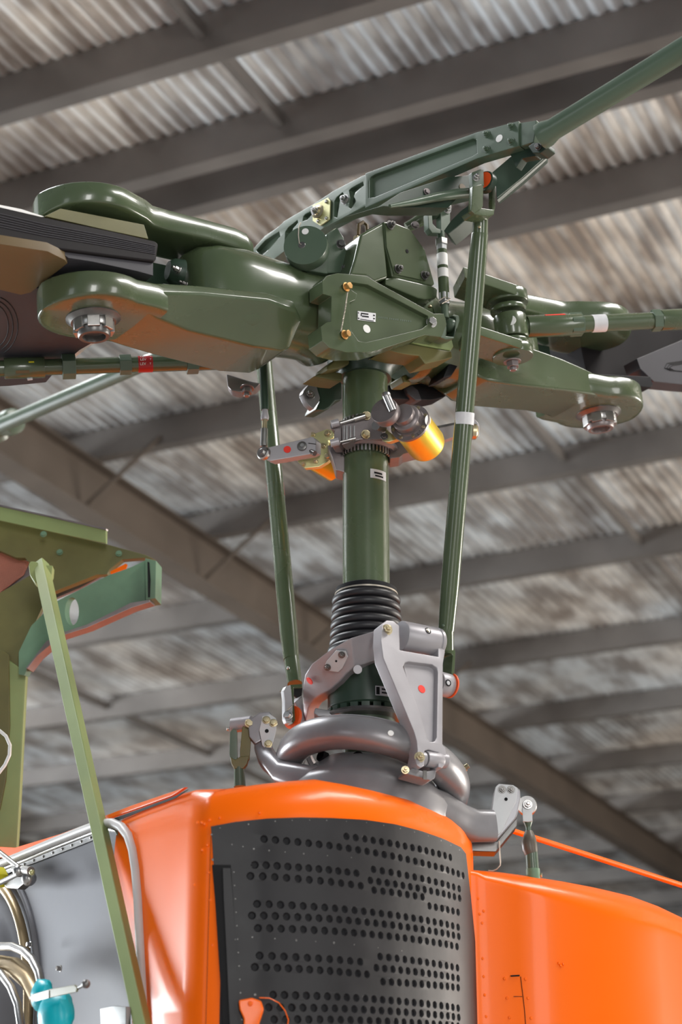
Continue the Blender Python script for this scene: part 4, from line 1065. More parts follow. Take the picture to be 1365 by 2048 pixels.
rb, a, d, r = brace((Rb0, Rb1), 'green drag brace rod with white band reaching right from the hub', [(0.07, 0.34, 1.28), (0.745, 1.0, 1.25)], [(0.285, 0.345, 1.42), (0.70, 0.745, 1.32)], 17.5)
mb = MB(); mb.lathe(a + d * 0.395, d, [(r * .9, 0), (r * 1.03, 0), (r * 1.03, d.length * 0.068), (r * .9, d.length * 0.068)], 28); fin('white_band', mb, 'tape', rb)
fnn = Vector((0, 0, 0))
for t0, t1 in ((0.16, 0.26),):
    mb = MB(); mb.lathe(a + d * t0, d, [(r * 1.3, 0), (r * 1.3, d.length * (t1 - t0))], 28)
    bm = mb.bm; bmesh.ops.delete(bm, geom=[f for f in bm.faces if f.calc_center_median().z < a.z + d.z * 0.2 + r * 0.9 or abs((f.calc_center_median() - a).dot(fnn)) > r * 0.95], context='FACES'); fin('red_mark', mb, 'red', rb)
mb = MB(); mb.lathe(Rb0 + Vector((0, 0, -0.030)), T3, [(0.02, 0), (0.036, 0), (0.038, 0.004), (0.038, 0.052), (0.036, 0.056), (0.02, 0.056)], 32); fin('eye_end', mb, 'green', rb)
disc(Rb0 + Vector((-0.006, -0.037, -0.002)), (-0.3, -1, 0), 0.012, 'white', rb, 'worn_patch', .002)
# lugs on the right grip carrying the brace
for py, k, th, mat in ((598, 44, 0.028, 'green'), (621, 38, 0.012, 'green'), (689, 38, 0.012, 'green'), (706, 44, 0.024, 'green')):
    c = P(1020 + (py - 650) * 0.10, py, 3.74)
    mb = MB(); mb.lathe(c - T3 * th / 2, T3, [(0.01, 0), (RR(c, k * 0.92), 0), (RR(c, k * 0.95), 0.002), (RR(c, k * .95), th - 0.002), (RR(c, k * .92), th), (0.01, th)], 36); fin('brace_lug', mb, mat, gr)
    if k == 44:
        w_ = RR(c, k * .93)
        q = [c + N * w_, c + N * w_ * 0.9 - B * 0.16, c - N * w_ - B * 0.12, c - N * w_]
        mb = MB(); mb.prism([x - T3 * th / 2 for x in q], T3 * th); fin('lug_arm', mb, mat, gr, bevel=0.003)
hexbolt(P(1014, 586, 3.74), T3, 0.020, 0.008, 'green2', gr)
hexbolt(P(1025, 722, 3.74), -T3, 0.015, 0.016, 'bronze', gr, nut=True)
Lb0, Lb1 = P(480, 742, 3.70), P(-30, 738, 3.62)
Lb0 = P(500, 722, 3.72)
lb_, a, d, r = brace((Lb0, Lb1), 'green drag brace rod with dark red band reaching left behind the near grip', [(0.78, 0.93, 1.30)], [(0.665, 0.715, 1.6), (0.455, 0.50, 1.28), (0.20, 0.245, 1.45)], 16)
mb = MB(); p0, p1 = 0.375, 0.43
mb.lathe(a + d * p0, d, [(r * .9, 0), (r * 1.03, 0), (r * 1.03, d.length * (p1 - p0)), (r * .9, d.length * (p1 - p0))], 28); rdb = fin('dark_red_band', mb, 'darkred', lb_)
def txt(body, c, xd, nd_, size, mat, parent, name='lettering'):
    cu = bpy.data.curves.new(name, 'FONT'); cu.body = body; cu.size = size; cu.extrude = 0.0002; cu.align_x = 'CENTER'; cu.align_y = 'CENTER'
    o = bpy.data.objects.new(name, cu); COL.objects.link(o)
    dg = bpy.context.evaluated_depsgraph_get(); me = bpy.data.meshes.new_from_object(o.evaluated_get(dg)); bpy.data.objects.remove(o)
    z = Vector(nd_).normalized(); x = Vector(xd); x = (x - z * x.dot(z)).normalized(); y = z.cross(x)
    root = parent
    while root.parent: root = root.parent
    me.transform(Matrix.Translation(-root.location) @ Matrix.Translation(Vector(c)) @ Matrix((x, y, z)).transposed().to_4x4())
    me.materials.clear(); me.materials.append(G[mat]); o = bpy.data.objects.new(name, me); COL.objects.link(o); o.parent = parent; return o
dn = d.normalized(); upn = Vector((0, 0, 1)); fn_ = dn.cross(upn).normalized()
if fn_.y > 0: fn_ = -fn_
for an in (38, 8, -24):
    nn = (fn_ * math.cos(math.radians(an)) + upn * math.sin(math.radians(an)))
    txt('LEV', a + d * 0.412 + nn * r * 1.035, -dn, nn, 0.0085, 'white', rdb)
    txt('T', a + d * 0.384 + nn * r * 1.035, -dn, nn, 0.006, 'white', rdb)
for t0, w0, mt, an in ((0.86, 0.05, 'tan', -48), (0.83, 0.02, 'spring', 5)):
    nn = (fn_ * math.cos(math.radians(an)) + upn * math.sin(math.radians(an))); c = a + d * (t0) + nn * r * 1.29
    mb = MB(); mb.box(c, d.length * w0 * 0.5, 0.0035 if mt == 'tan' else 0.0015, 0.001, (dn, nn.cross(dn), nn)); fin('paint_mark', mb, mt, lb_)
# brace lug bolt under the left grip
mb = MB(); mb.prism([P(x, y, 3.76) for x, y in zu([(65, 300), (130, 320), (330, 380), (430, 400), (370, 460), (200, 500), (120, 480), (80, 430)])], Vector((0, 0.05, 0.01))); fin('brace_lug', mb, 'bronze', gl, bevel=0.004)
hexbolt(P(*zu([(285, 450)])[0], 3.76), (0, -0.2, -1), 0.012, 0.016, 'bronze', gl, nut=True)

# ------------------------------------------------------------------ stabiliser bar
sb = thing('stabilizer_bar', P(735, 430, 3.66), 'long grey green stabilizer bar frame with recessed side rails crossing above the hub', 'stabilizer bar')
def z8(l): return Zm(3.25, 480, 230, l)
OBR = -0.11
def PL8(l, o=OBR): return [PB(x, y, o) for x, y in z8(l)]
bend_t, bend_b = PB(740, 352, OBR), PB(740, 410, OBR)
tipA = P(1085, 262, 3.205)
pr1 = (bend_t + bend_b) / 2
nr = (tipA - pr1); nr.z = 0; nr.normalize(); nR = Vector((nr.y, -nr.x, 0))       # normal of right rail section
if nR.y > 0: nR = -nR
def PR4(l, e=0): return [PP(x, y, pr1 + nR * e, nR) for x, y in z4(l)]
nL = -B
def rail(name, outer, holes, fn, nrm, mat='green2', th=0.026, depth_=0.010):
    mb = MB(); mb.prism(fn(outer), nrm * -th, [fn(h) for h in holes]); o = fin(name, mb, mat, sb, bevel=0.0016)
    return o
LO = [(60, 905), (105, 850), (160, 788), (250, 727), (290, 688), (480, 578), (600, 498), (790, 398), (845, 375), (845, 560), (820, 588), (705, 650), (545, 735), (470, 790), (310, 870), (190, 960), (120, 950)]
LH = [[(105, 880), (165, 815), (255, 755), (262, 790), (190, 870), (140, 915)],
      [(290, 845), (295, 760), (315, 730), (375, 682), (378, 700), (345, 740), (310, 850)],
      [(408, 690), (412, 660), (425, 645), (468, 620), (470, 645), (440, 680)],
      [(613, 660), (615, 560), (630, 535), (668, 502), (678, 520), (650, 560), (632, 668)],
      [(708, 600), (718, 540), (710, 490), (725, 475), (800, 432), (805, 458), (752, 500), (740, 530), (755, 560), (725, 608)]]
rail('side_rail', LO, LH, lambda l: PL8(l), nL)
mb = MB(); mb.prism(PL8([(90, 900), (290, 700), (480, 600), (800, 415), (800, 560), (540, 720), (190, 940)], OBR + 0.011), B * 0.008); fin('rail_web', mb, 'green2', sb)
RO = [(100, 476), (820, 210), (1098, 135), (1100, 300), (830, 380), (130, 690), (100, 703)]
RH = [[(122, 635), (122, 530), (138, 500), (165, 483), (800, 252), (822, 255), (828, 345), (800, 362), (160, 632)]]
rail('side_rail', RO, RH, lambda l: PR4(l), nR)
mb = MB(); mb.prism(PR4([(100, 500), (830, 230), (840, 370), (120, 680)], -0.008), -nR * 0.006); fin('rail_web', mb, 'green2', sb)
for x, y in ((893, 222), (893, 320), (1052, 172), (1052, 270)):
    hexbolt(PR4([(x, y)], 0.0)[0], nR, 0.0062, 0.007, 'green2', sb, nut=True)
disc(PR4([(973, 250)], 0)[0], nR, 0.0085, 'white', sb, 'white_dot')
# joint fitting
mb = MB(); mb.prism(PR4([(1095, 150), (1215, 130), (1212, 180), (1195, 275), (1110, 302)], -0.004), -nR * 0.03); fin('tip_fitting', mb, 'green2', sb, bevel=0.002)
tubeA, tubeB = P(1092, 268, 3.19), P(1470, 36, 2.93)
dt = tubeB - tubeA
mb = MB(); mb.lathe(tubeA, dt, [(RR(tubeA, 27), -0.012), (RR(tubeA, 27), 0.002), (RR(tubeA, 22), 0.02), (RR(tubeB, 25), dt.length)], 40); fin('bar_tube', mb, 'green2', sb)
mb = MB(); mb.prism(PR4([(1040, 350), (1170, 305), (1215, 340), (1205, 365), (1120, 380), (1080, 440)], -0.02), -nR * 0.02); fin('tip_web', mb, 'greendark', sb, bevel=0.002)
mb = MB(); mb.prism(PR4([(1195, 275), (1280, 280), (1285, 310), (1240, 345), (1190, 345), (1160, 300)], -0.002), -nR * 0.03); fin('tip_lug', mb, 'greendark', sb, bevel=0.002)
hexbolt(PR4([(1228, 305)], 0.0)[0], nR, 0.006, 0.008, 'steeldark', sb)
# far rail beyond the mast, its green darkened to stand in for shade
def PF(l, o=0.10): return [PB(x, y, o) for x, y in l]
mb = MB()
def farp(l, Y): return [P(x, y, Y) for x, y in z4(l)]
s_=mb.prism(farp([(925, 470), (1045, 368), (1120, 345), (1200, 362), (1275, 335), (1272, 370), (1110, 515), (955, 640), (950, 560)], 3.34), Vector((0.01, 0.04, 0.01))); fin('far_rail', mb, 'greendark', sb, bevel=0.002)
mb = MB(); mb.prism(farp([(1270, 355), (1276, 368), (1112, 518), (958, 650), (956, 640), (1105, 505)], 3.345), Vector((0.004, 0.012, 0))); fin('far_rail_flange', mb, 'greendark', sb, bevel=0.001)
mb = MB(); mb.prism(farp([(795, 665), (795, 745), (700, 825), (640, 872), (610, 850), (660, 780), (720, 720)], 3.50), Vector((0.02, 0.05, 0))); fin('far_rail', mb, 'greendark', sb, bevel=0.002)
# lever between the rails with cream dot
mb = MB(); mb.prism([PN(x, y, 0.40) for x, y in z4([(-30, 760), (190, 690), (330, 600), (640, 500), (760, 490), (850, 455), (870, 470), (870, 600), (700, 640), (640, 700), (320, 700), (220, 690)])], N * -0.04)
lv2 = fin('centre_lever', mb, 'greendark', sb, bevel=0.004)
mb = MB(); mb.path([PN(x, y, 0.41) for x, y in z4([(260, 690), (420, 662), (560, 632), (700, 610), (800, 600)])], [0.004, 0.008, 0.010, 0.011, 0.011], 12); fin('lever_flange', mb, 'green2', lv2)
disc(PN(*z4([(733, 568)])[0], 0.4005), N, 0.0085, 'tan', lv2, 'cream_dot')
hexbolt(PN(*z4([(500, 597)])[0], 0.401), N, 0.006, 0.005, 'bronze', lv2)
# small wire bracket on rail: hexagon flange fitting and stud
mb = MB(); mb.prism(PL8([(480, 590), (580, 540), (595, 560), (590, 680), (530, 722), (480, 690)], OBR - 0.002), -B * 0.003); fp = fin('flange_plate', mb, 'zinc', sb, bevel=0.0006)
c = PL8([(515, 632)], OBR - 0.005)[0]
mb = MB(); mb.lathe(c, -B + N * .3, [(0.012, 0), (0.017, 0.0), (0.017, 0.005), (0.010, 0.007), (0.007, 0.013), (0.0, 0.015)], 24); fin('pivot_boss', mb, 'cad', fp)
for x, y in ((565, 563), (565, 672), (500, 600), (510, 690)): 
    p = PL8([(x, y)], OBR - 0.005)[0]; bdot(fp, p, -B, 0.0045, 'steel')
hexbolt(c - B * 0.012, -B + N * .2, 0.008, 0.006, 'steel', fp, nut=True)
hexbolt(PL8([(685, 550)], OBR - 0.001)[0], -B + N * .2, 0.009, 0.009, 'steel', sb, nut=True)
# far end tube, left background
fa, fb = P(330, 702, 4.75), P(-60, 878, 5.40)
fa = P(300, 722, 4.65)
mb = MB(); dd_ = fb - fa; mb.lathe(fa - dd_ * 0.6, dd_, [(0.021, 0), (0.0235, dd_.length * 1.6)], 32); fin('bar_tube', mb, 'green2', sb)
c = P(18, 846, 5.27); mb = MB(); mb.lathe(c, dd_, [(0.024, -0.035), (0.041, -0.03), (0.043, 0.0), (0.034, 0.005), (0.032, 0.06), (0.045, 0.065), (0.045, 0.12)], 32); fin('bar_collar', mb, 'green2', sb)

# ------------------------------------------------------------------ rotor blades
lbld = thing('helicopter_blade', GL(0.7, 0, 0), 'black edged rotor blade root held in the left grip', 'blade', 'main rotor blades')
OBl = 0.105
def z6(l): return Zm(2.844, 0, 340, l)
def PBl(l, o=OBl): return [PN(x, y, o) for x, y in z6(l)]
mb = MB(); secs = []
topb = [(-900, -10), (0, 200), (250, 265), (640, 345), (885, 402), (905, 420)]
botb = [(-900, 215), (0, 395), (250, 440), (640, 492), (880, 522), (892, 505)]
for (a, b_) in zip(topb, botb):
    A = PN(*z6([a])[0], OBl); Bq = PN(*z6([b_])[0], OBl)
    secs.append([A, Bq, Bq - N * 0.19, A - N * 0.19])
mb.rings(secs); be = fin('blade_root_block', mb, 'laminate', lbld, bevel=0.006, seg=3)
for f in (0.25, 0.33, 0.40, 0.47, 0.55, 0.62):
    mb = MB(); pts = []
    for (a, b_) in list(zip(topb, botb))[:-1]:
        q = (a[0] + (b_[0] - a[0]) * f, a[1] + (b_[1] - a[1]) * f); pts.append(PN(*z6([q])[0], OBl + 0.0006))
    mb.path(pts, 0.0011, 6); fin('doubler_edge', mb, 'bladeskin', be)
# pale strip painting in the brightly lit top edge
mb = MB(); mb.prism([PN(x, y, OBl + 0.001) for x, y in z6([(-900, -45), (0, 198), (120, 222), (250, 264), (235, 266), (0, 212), (-900, -20)])], N * -0.19); fin('blade_top_highlight', mb, 'white', lbld)
# lower plate (grey) between block and lug
mb = MB(); mb.prism(PBl([(0, 400), (250, 440), (640, 492), (872, 525), (872, 600), (780, 575), (520, 520), (390, 500), (350, 470), (250, 445)], OBl - 0.008), N * -0.15); fin('lower_doubler', mb, 'bladeskin', lbld, bevel=0.001)
# tan root fairing
mb = MB(); mb.prism([PT(x, y, -0.062) for x, y in [(-80, 478), (0, 488), (95, 503), (130, 520), (135, 527), (62, 585), (42, 590), (0, 580), (-80, 560)]], T3 * 0.02); fin('tan_root_skin', mb, 'tan', lbld, bevel=0.001)
# underside skin with doubler contours
def tail(l, t=-0.058): return [PT(x, y, t) for x, y in l]
mb = MB(); mb.prism(tail([(-200, 540), (0, 570), (70, 575), (150, 600), (230, 640), (216, 668), (160, 700), (118, 735), (92, 765), (20, 772), (-60, 776), (-200, 780)]), T3 * 0.02); sk = fin('blade_skin', mb, 'bladeskin', lbld, bevel=0.001)
for k in range(3):
    mb = MB(); pts = []
    for i in range(15):
        a = -1.25 + 2.35 * i / 14
        pts.append(PT(-15 + (32 + 9.5 * k) * math.cos(a) , 652 + (44 + 8 * k) * math.sin(a) + 0.0 * k, -0.0585))
    mb.path(pts, 0.0012, 6); fin('doubler_edge', mb, 'ink', sk)
mb = MB(); mb.prism([PT(x, y, -0.045) for x, y in [(110, 745), (140, 702), (165, 680), (220, 672), (180, 692)]], T3 * 0.01); fin('blade_edge_highlight', mb, 'white', lbld)  # white strip paints the highlight at the blade edge
mb = MB(); mb.prism([P(x, y, 3.64) for x, y in Zm(5.12, 0, 400, [(268, 1765), (322, 1730), (332, 1835), (280, 1840)])], Vector((0, 0.004, 0))); fin('tape_tab', mb, 'tape', lbld)

rbld = thing('helicopter_blade', GR(0.7, 0, 0), 'black rotor blade leaving the right grip with grey underside', 'blade', 'main rotor blades')
def z7(l): return Zm(2.935, 900, 540, l)
def PRb(l, o=-0.02): return [PN(x, y, o) for x, y in z7(l)]
mb = MB(); mb.prism(PRb([(745, 300), (1365, 250), (2200, 190), (2200, 560), (1365, 520), (1130, 600), (870, 660), (815, 640), (780, 480)], -0.05), N * -0.12); fin('blade_root_block', mb, 'laminate', rbld, bevel=0.003)
mb = MB(); mb.prism(PRb([(1100, 520), (1365, 410), (2200, 60), (2200, 740), (1365, 672), (1200, 655), (1120, 580)], 0.03), N * -0.05); fin('blade_skin', mb, 'bladeskin', rbld, bevel=0.002)
mb = MB(); mb.prism(PRb([(870, 655), (880, 610), (1180, 625), (1195, 670), (1185, 690), (1100, 680)], 0.04), N * -0.04); fin('root_edge', mb, 'black', rbld, bevel=0.002)
for k in range(3):
    mb = MB(); mb.path(PRb([(1365 + 40, 600 - k * 2), (1320 - 12 * k, 590), (1290 - 14 * k, 575), (1310 - 16 * k, 560 - 6 * k), (1365 + 40, 545 - 8 * k)], 0.0305), 0.0012, 6); fin('doubler_edge', mb, 'ink', rbld)
# visible details on the right grip: bolted flange seen past the brace
mb = MB(); mb.prism([PN(x, y, -0.03) for x, y in z7([(420, 180), (600, 205), (650, 225), (780, 268), (1030, 262), (1000, 250), (910, 245), (800, 270), (700, 300), (420, 300)])], N * -0.03); fin('upper_shelf', mb, 'green', gr, bevel=0.003)
# ------------------------------------------------------------------ intake cowling
plan = [(-0.245, 3.285), (-0.14, 3.300), (-0.08, 3.325), (-0.021, 3.357), (0.035, 3.398), (0.094, 3.450), (0.150, 3.510), (0.195, 3.568), (0.2335, 3.630), (0.255, 3.675), (0.268, 3.72)]
plan = [Vector((a, b, 0)) for a, b in plan]
def plan_hit(px, py, off=0.0):
    d = ray(px, py); k = d.x / d.y
    best = None
    for i in range(len(plan) - 1):
        a, b = plan[i], plan[i + 1]
        t_ = (b - a).normalized(); n_ = Vector((t_.y, -t_.x, 0)) * off
        a2, b2 = a + n_, b + n_
        den = (b2.x - a2.x) - k * (b2.y - a2.y)
        if abs(den) < 1e-9: continue
        t = (k * a2.y - a2.x) / den
        lo = -5 if i == 0 else -1e-6; hi = 5 if i == len(plan) - 2 else 1 + 1e-6
        if lo <= t <= hi:
            q = a2 + (b2 - a2) * t
            if best is None or abs(t - .5) < best[0]: best = (abs(t - .5), q.y, i, t)
    return best
# arc length coordinates
cum = [0.0]
for i in range(len(plan) - 1): cum.append(cum[-1] + (plan[i + 1] - plan[i]).length)
def sz(px, py):
    b = plan_hit(px, py); i, t = b[2], b[3]
    p = P(px, py, b[1])
    return cum[i] + t * (cum[i + 1] - cum[i]), p.z
def nrm_at(i):
    a, b = plan[max(i - 1, 0)], plan[min(i + 1, len(plan) - 1)]
    t = (b - a).normalized(); return Vector((t.y, -t.x, 0))
def S3(s, z, off=0.0):
    i = 0
    while i < len(cum) - 2 and s > cum[i + 1]: i += 1
    t = (s - cum[i]) / (cum[i + 1] - cum[i])
    p = plan[i] + (plan[i + 1] - plan[i]) * t
    tt = max(0, min(1, t)); n_ = (nrm_at(i) * (1 - tt) + nrm_at(i + 1) * tt).normalized()
    q = p + n_ * off; return Vector((q.x, q.y, z))
cow = thing('intake_cowling', Vector((0, 3.5, 1.3)), 'glossy orange rounded cowling with a dark perforated front screen', 'cowling')
ZT = 2.436
# side line running back left
Ld = Vector((-0.52, 0.854, 0)).normalized()
pl0 = plan[0]
nF = Vector((Ld.y, -Ld.x, 0)) * -1
if nF.dot(CAM - pl0) < 0: nF = -nF
sd_ = [PP(x, y, pl0, nF) for x, y in ((232, 1634), (290, 1607), (345, 1586), (376, 1577))]
sb_ = PP(291, 2048, pl0, nF)
full = [Vector((q.x, q.y, 0)) for q in sd_] + [Vector((-0.258, 3.296, 0)), plan[0] + Vector((0.012, 0, 0))] + plan[1:]
def fn(i):
    a, b = full[max(i - 1, 0)], full[min(i + 1, len(full) - 1)]; t = (b - a).normalized(); return Vector((t.y, -t.x, 0))
cen = Vector((0.05, 3.75, 0))
prof = [(0.0, 1.30), (0.0, 1.95), (0.0, 2.15), (0.0, 2.27), (0.0, 2.36), (0.002, 2.380), (0.008, 2.400), (0.018, 2.415), (0.033, 2.428), (0.055, 2.436), (0.09, 2.438)]
mb = MB(); cols = []
for i, p in enumerate(full):
    n_ = fn(i); c = []
    dz = -0.037 * max(0.0, min(1.0, (-0.02 - p.x) / 0.20)) - 0.004
    if i < 4: dz = sd_[i].z - 2.437
    for off, z in prof:
        q = p - n_ * off * (0.3 if i < 4 else 1)
        if i == 0 and z < 2.37:
            k_ = max(0.0, min(1.0, (z - 1.95) / 0.40)) if z > 1.4 else 0.0
            q = Vector((sb_.x, sb_.y, 0)).lerp(sd_[0], k_)
        c.append(Vector((q.x, q.y, z + (dz if z > 1.4 else 0))))
    q = p * 0.55 + cen * 0.45; c.append(Vector((q.x, q.y, 2.44)))
    cols.append(c)
# inner thickness not visible; close as sheet with a panel opening left dark behind
cols_s = cols
mb.rings(cols_s, closed=False, cap0=False, cap1=False)
shell = fin('cowling_shell', mb, 'orange', cow, ang=70)
mb = MB(); mb.prism([Vector((x, y, 2.26)) for x, y in ((-0.27, 3.44), (-0.72, 4.16), (-1.25, 5.0), (-1.25, 5.9), (1.35, 5.9), (1.35, 4.75), (0.75, 4.35), (0.26, 3.80), (0.22, 3.66), (0.05, 3.47))], Vector((0, 0, -0.02)))
fin('bounce_deck', mb, 'orange', cow)  # unseen stand-in for the fuselage roof, added for its orange bounce light
# dark screen panel
tl = [(422, 1654), (470, 1645), (540, 1638), (600, 1636), (660, 1637), (730, 1641), (790, 1650), (840, 1663), (885, 1679), (918, 1695), (928, 1708)]
rt = [(936, 1780), (946, 1880), (955, 1980), (968, 2120)]
bl_ = [(452, 2120), (445, 1980), (436, 1860), (428, 1740)]
outline = [sz(*p) for p in tl + rt + bl_]
holes = []
def zc2(x, y): return (400 + x / 2.275, 1600 + y / 2.275)
pitch_s = 0.0213
rows = [  # (list of row start px, end px in zoom coordinates, y at start) 
    ((290, 180), (1188, 345)), ((660, 168), (1130, 262)), ((640, 215), (1185, 318)),
    ((248, 298), (705, 335)), ((228, 348), (725, 392)), ((782, 318), (1170, 405)), ((768, 368), (1172, 448)), ((785, 412), (1170, 478)), ((800, 448), (1165, 512)),
    ((258, 475), (1165, 580)), ((235, 528), (1168, 622)), ((262, 585), (1160, 668)), ((610, 600), (1160, 706)),
    ((270, 710), (722, 738)), ((248, 762), (752, 795)), ((812, 714), (1162, 765)), ((795, 765), (1165, 812)), ((825, 828), (1165, 855)), ((1040, 870), (1165, 888)),
    ((330, 888), (1165, 948)), ((310, 945), (1168, 990)), ((335, 1000), (1165, 1030)), ((315, 1055), (1165, 1070)), ((335, 1110), (1165, 1110))]
used = []
hr = 0.0074
for k, (a, b_) in enumerate(rows):
    s0, z0_ = sz(*zc2(*a)); s1, z1__ = sz(*zc2(*b_))
    n_ = max(1, round((s1 - s0) / pitch_s))
    for j in range(n_ + 1):
        s = s0 + (s1 - s0) * j / n_; z = z0_ + (z1__ - z0_) * j / n_
        if all((s - u[0]) ** 2 + (z - u[1]) ** 2 > (2.25 * hr) ** 2 for u in used): used.append((s, z))
def pt_in(s, z): return True
dent = []
mb = MB()
loops = [[Vector((s, z, 0)) for s, z in outline]]
for s, z in used:
    loops.append([Vector((s + hr * math.cos(-a * math.pi / 5), z + hr * math.sin(-a * math.pi / 5), 0)) for a in range(10)])
flat = [p for lp in loops for p in lp]
Av = [mb.v(p) for p in flat]
for t in tessellate_polygon(loops): mb.f([Av[i] for i in t])
k = 0
for li, lp in enumerate(loops):
    n = len(lp); cs, cz = used[li - 1] if li else (0, 0)
    g_ = 0.0 if li == 0 else 0.32
    inn = [mb.v(Vector((p.x - (p.x - cs) * g_, p.y - (p.y - cz) * g_, -1))) for p in lp]
    for i in range(n):
        a, b_ = k + i, k + (i + 1) % n
        mb.f([Av[a], Av[b_], inn[(i + 1) % n], inn[i]])
    k += n
smn = min(p.x for p in flat); smx = max(p.x for p in flat)
for i in range(1, 30):
    bmesh.ops.bisect_plane(mb.bm, geom=list(mb.bm.verts) + list(mb.bm.edges) + list(mb.bm.faces), plane_co=(smn + (smx - smn) * i / 30, 0, 0), plane_no=(1, 0, 0))
for v_ in mb.bm.verts:
    x, y, z = v_.co; v_.co = S3(x, y, 0.0052 if z > -0.5 else 0.0014)
scr = fin('perforated_screen', mb, 'screen', cow, ang=25)
# black backing just behind the holes, on the shell
mb = MB()
oo = [Vector((s, z, 0)) for s, z in outline]
ss = [p.x for p in oo]; zs_ = [p.y for p in oo]
cols = []
smin, smax = min(ss), max(ss)
for i in range(41):
    s = smin + (smax - smin) * i / 40
    # top edge of outline at s
    top = None
    for j in range(len(outline)):
        (sa, za1), (sb_, zb1) = outline[j], outline[(j + 1) % len(outline)]
        if (sa - s) * (sb_ - s) <= 0 and abs(sa - sb_) > 1e-9:
            zt = za1 + (zb1 - za1) * (s - sa) / (sb_ - sa)
            top = zt if top is None else max(top, zt)
    cols.append([S3(s, z, 0.0013) for z in ((top or 2.3) - 0.002, 1.9)])
mb.rings(cols, closed=False, cap0=False, cap1=False)
fin('screen_backing', mb, 'black', cow)
# long dark vent slot at left
sl_ = [(424, 1731), (461, 1731), (466, 1800), (470, 1900), (474, 2000), (478, 2120), (448, 2120), (440, 1960), (430, 1800)]
mb = MB()
def SO(px, py, off):
    s, z = sz(px, py); return S3(s, z, off)
fr_o = [SO(x, y, 0.0062) for x, y in sl_]
mb.prism(fr_o, S3(0.05, 0, 0) - S3(0.05, 0, 0.002)); fin('vent_slot', mb, 'ink', cow)
mb = MB(); q = [(445, 1738), (460, 1738), (465, 1800), (470, 1900), (478, 2120), (462, 2120), (452, 1900), (447, 1800)]
mb.prism([SO(x, y, 0.0085) for x, y in q], S3(0.05, 0, 0) - S3(0.05, 0, 0.004)); fin('vent_flap', mb, 'screen', cow)
# rivets around screen
rv = []
def rivet_line(pts, n, off=0.0045):
    for i in range(n):
        t = i / (n - 1) * (len(pts) - 1); j = min(int(t), len(pts) - 2); u = t - j
        rv.append((pts[j][0] + (pts[j + 1][0] - pts[j][0]) * u, pts[j][1] + (pts[j + 1][1] - pts[j][1]) * u, off))
rivet_line([(440, 1657), (540, 1644), (600, 1641), (660, 1642), (730, 1646), (790, 1656), (840, 1668), (885, 1684), (915, 1700)], 15)
rivet_line([(424, 1670), (426, 1720)], 2); rivet_line([(468, 1745), (484, 2040)], 12)
rivet_line([(464, 1690), (515, 1700), (590, 1707), (700, 1716)], 8)
rivet_line([(505, 1875), (605, 1882), (690, 1888), (800, 1902)], 8)
rivet_line([(470, 1880), (510, 1990)], 2)
mb = MB()
for x, y, off in rv:
    s, z = sz(x, y); c = S3(s, z, off - 0.0005); n_ = (S3(s, z, 0.01) - S3(s, z, 0)).normalized()
    mb.lathe(c, n_, [(0.0026, 0), (0.0022, 0.0010), (0.0, 0.0014)], 8)
fin('screen_rivets', mb, 'steeldark', cow, kind='stuff')
mb = MB()
for x, y in ((415, 1690), (418, 1745), (421, 1800), (425, 1890), (404, 1645), (405, 1700), (388, 1770), (410, 1648), (395, 1645), (420, 1640), (440, 1636), (520, 1626)):
    s, z = sz(x, y); c = S3(s, z, 0.0015); n_ = (S3(s, z, 0.01) - S3(s, z, 0)).normalized()
    mb.lathe(c, n_, [(0.0028, 0), (0.0022, 0.0010), (0.0, 0.0014)], 8)
fin('cowling_rivets', mb, 'orange', cow, kind='stuff')
# orange fitting at bottom
of = thing('orange_handle', SO(497, 2040, 0.02), 'small orange handle with a looped cord in front of the dark screen', 'handle')
mb = MB(); secs = [SO(*p, 0.02) for p in ((474, 2003), (500, 1998), (518, 2004), (523, 2020), (520, 2030), (510, 2060), (508, 2120), (482, 2120), (484, 2040), (476, 2022))]
mb.prism(secs, Vector((0, 0.018, 0))); fin('handle_body', mb, 'orange', of, bevel=0.003)
hexbolt(SO(497, 2010, 0.0205), (0, -1, 0), 0.0035, 0.003, 'orange', of)
mb = MB(); mb.path([SO(x, y, 0.018) for x, y in ((515, 1998), (535, 1999), (552, 2008), (564, 2024), (570, 2042), (566, 2070))], 0.0009, 6); fin('cord', mb, 'orange', of)

# ------------------------------------------------------------------ rear cowling (right)
rc = thing('rear_cowling', Vector((0.6, 4.0, 1.3)), 'plain orange curved fuselage panel right of the screened cowling', 'cowling')
edge = [(948, 1741, 3.735), (1000, 1746, 3.76), (1060, 1755, 3.81), (1120, 1765, 3.87), (1180, 1777, 3.94), (1230, 1789, 4.00), (1285, 1809, 4.06), (1330, 1830, 4.11), (1365, 1850, 4.14), (1420, 1885, 4.20), (1500, 1940, 4.26)]
mb = MB(); rows_ = []
tops = [P(x, y, Y) for x, y, Y in edge]
tops = [P(940, 1741, 3.70)] + tops
for i, p in enumerate(tops):
    a, b_ = tops[max(i - 1, 0)], tops[min(i + 1, len(tops) - 1)]
    t = (b_ - a); t.z = 0; t.normalize(); n_ = Vector((t.y, -t.x, 0))
    c = []
    Rr = 0.16 * min(1.0, 0.12 + 0.88 * i / 5)
    for an in (-8, 0, 10, 20, 30, 42, 55, 70, 85, 90):
        a_ = math.radians(an); q = p + n_ * (Rr * math.cos(a_) - Rr * 0.30) + Vector((0, 0, Rr * math.sin(a_) * 0.6 - Rr * 0.55)); c.append(q)
    lo1 = p + n_ * (Rr * 0.72); lo1.z = 1.9; lo2 = lo1.copy(); lo2.z = 1.3
    bk = p - n_ * 0.4; bk.z = p.z + 0.01
    rows_.append([lo2, lo1] + c + [bk])
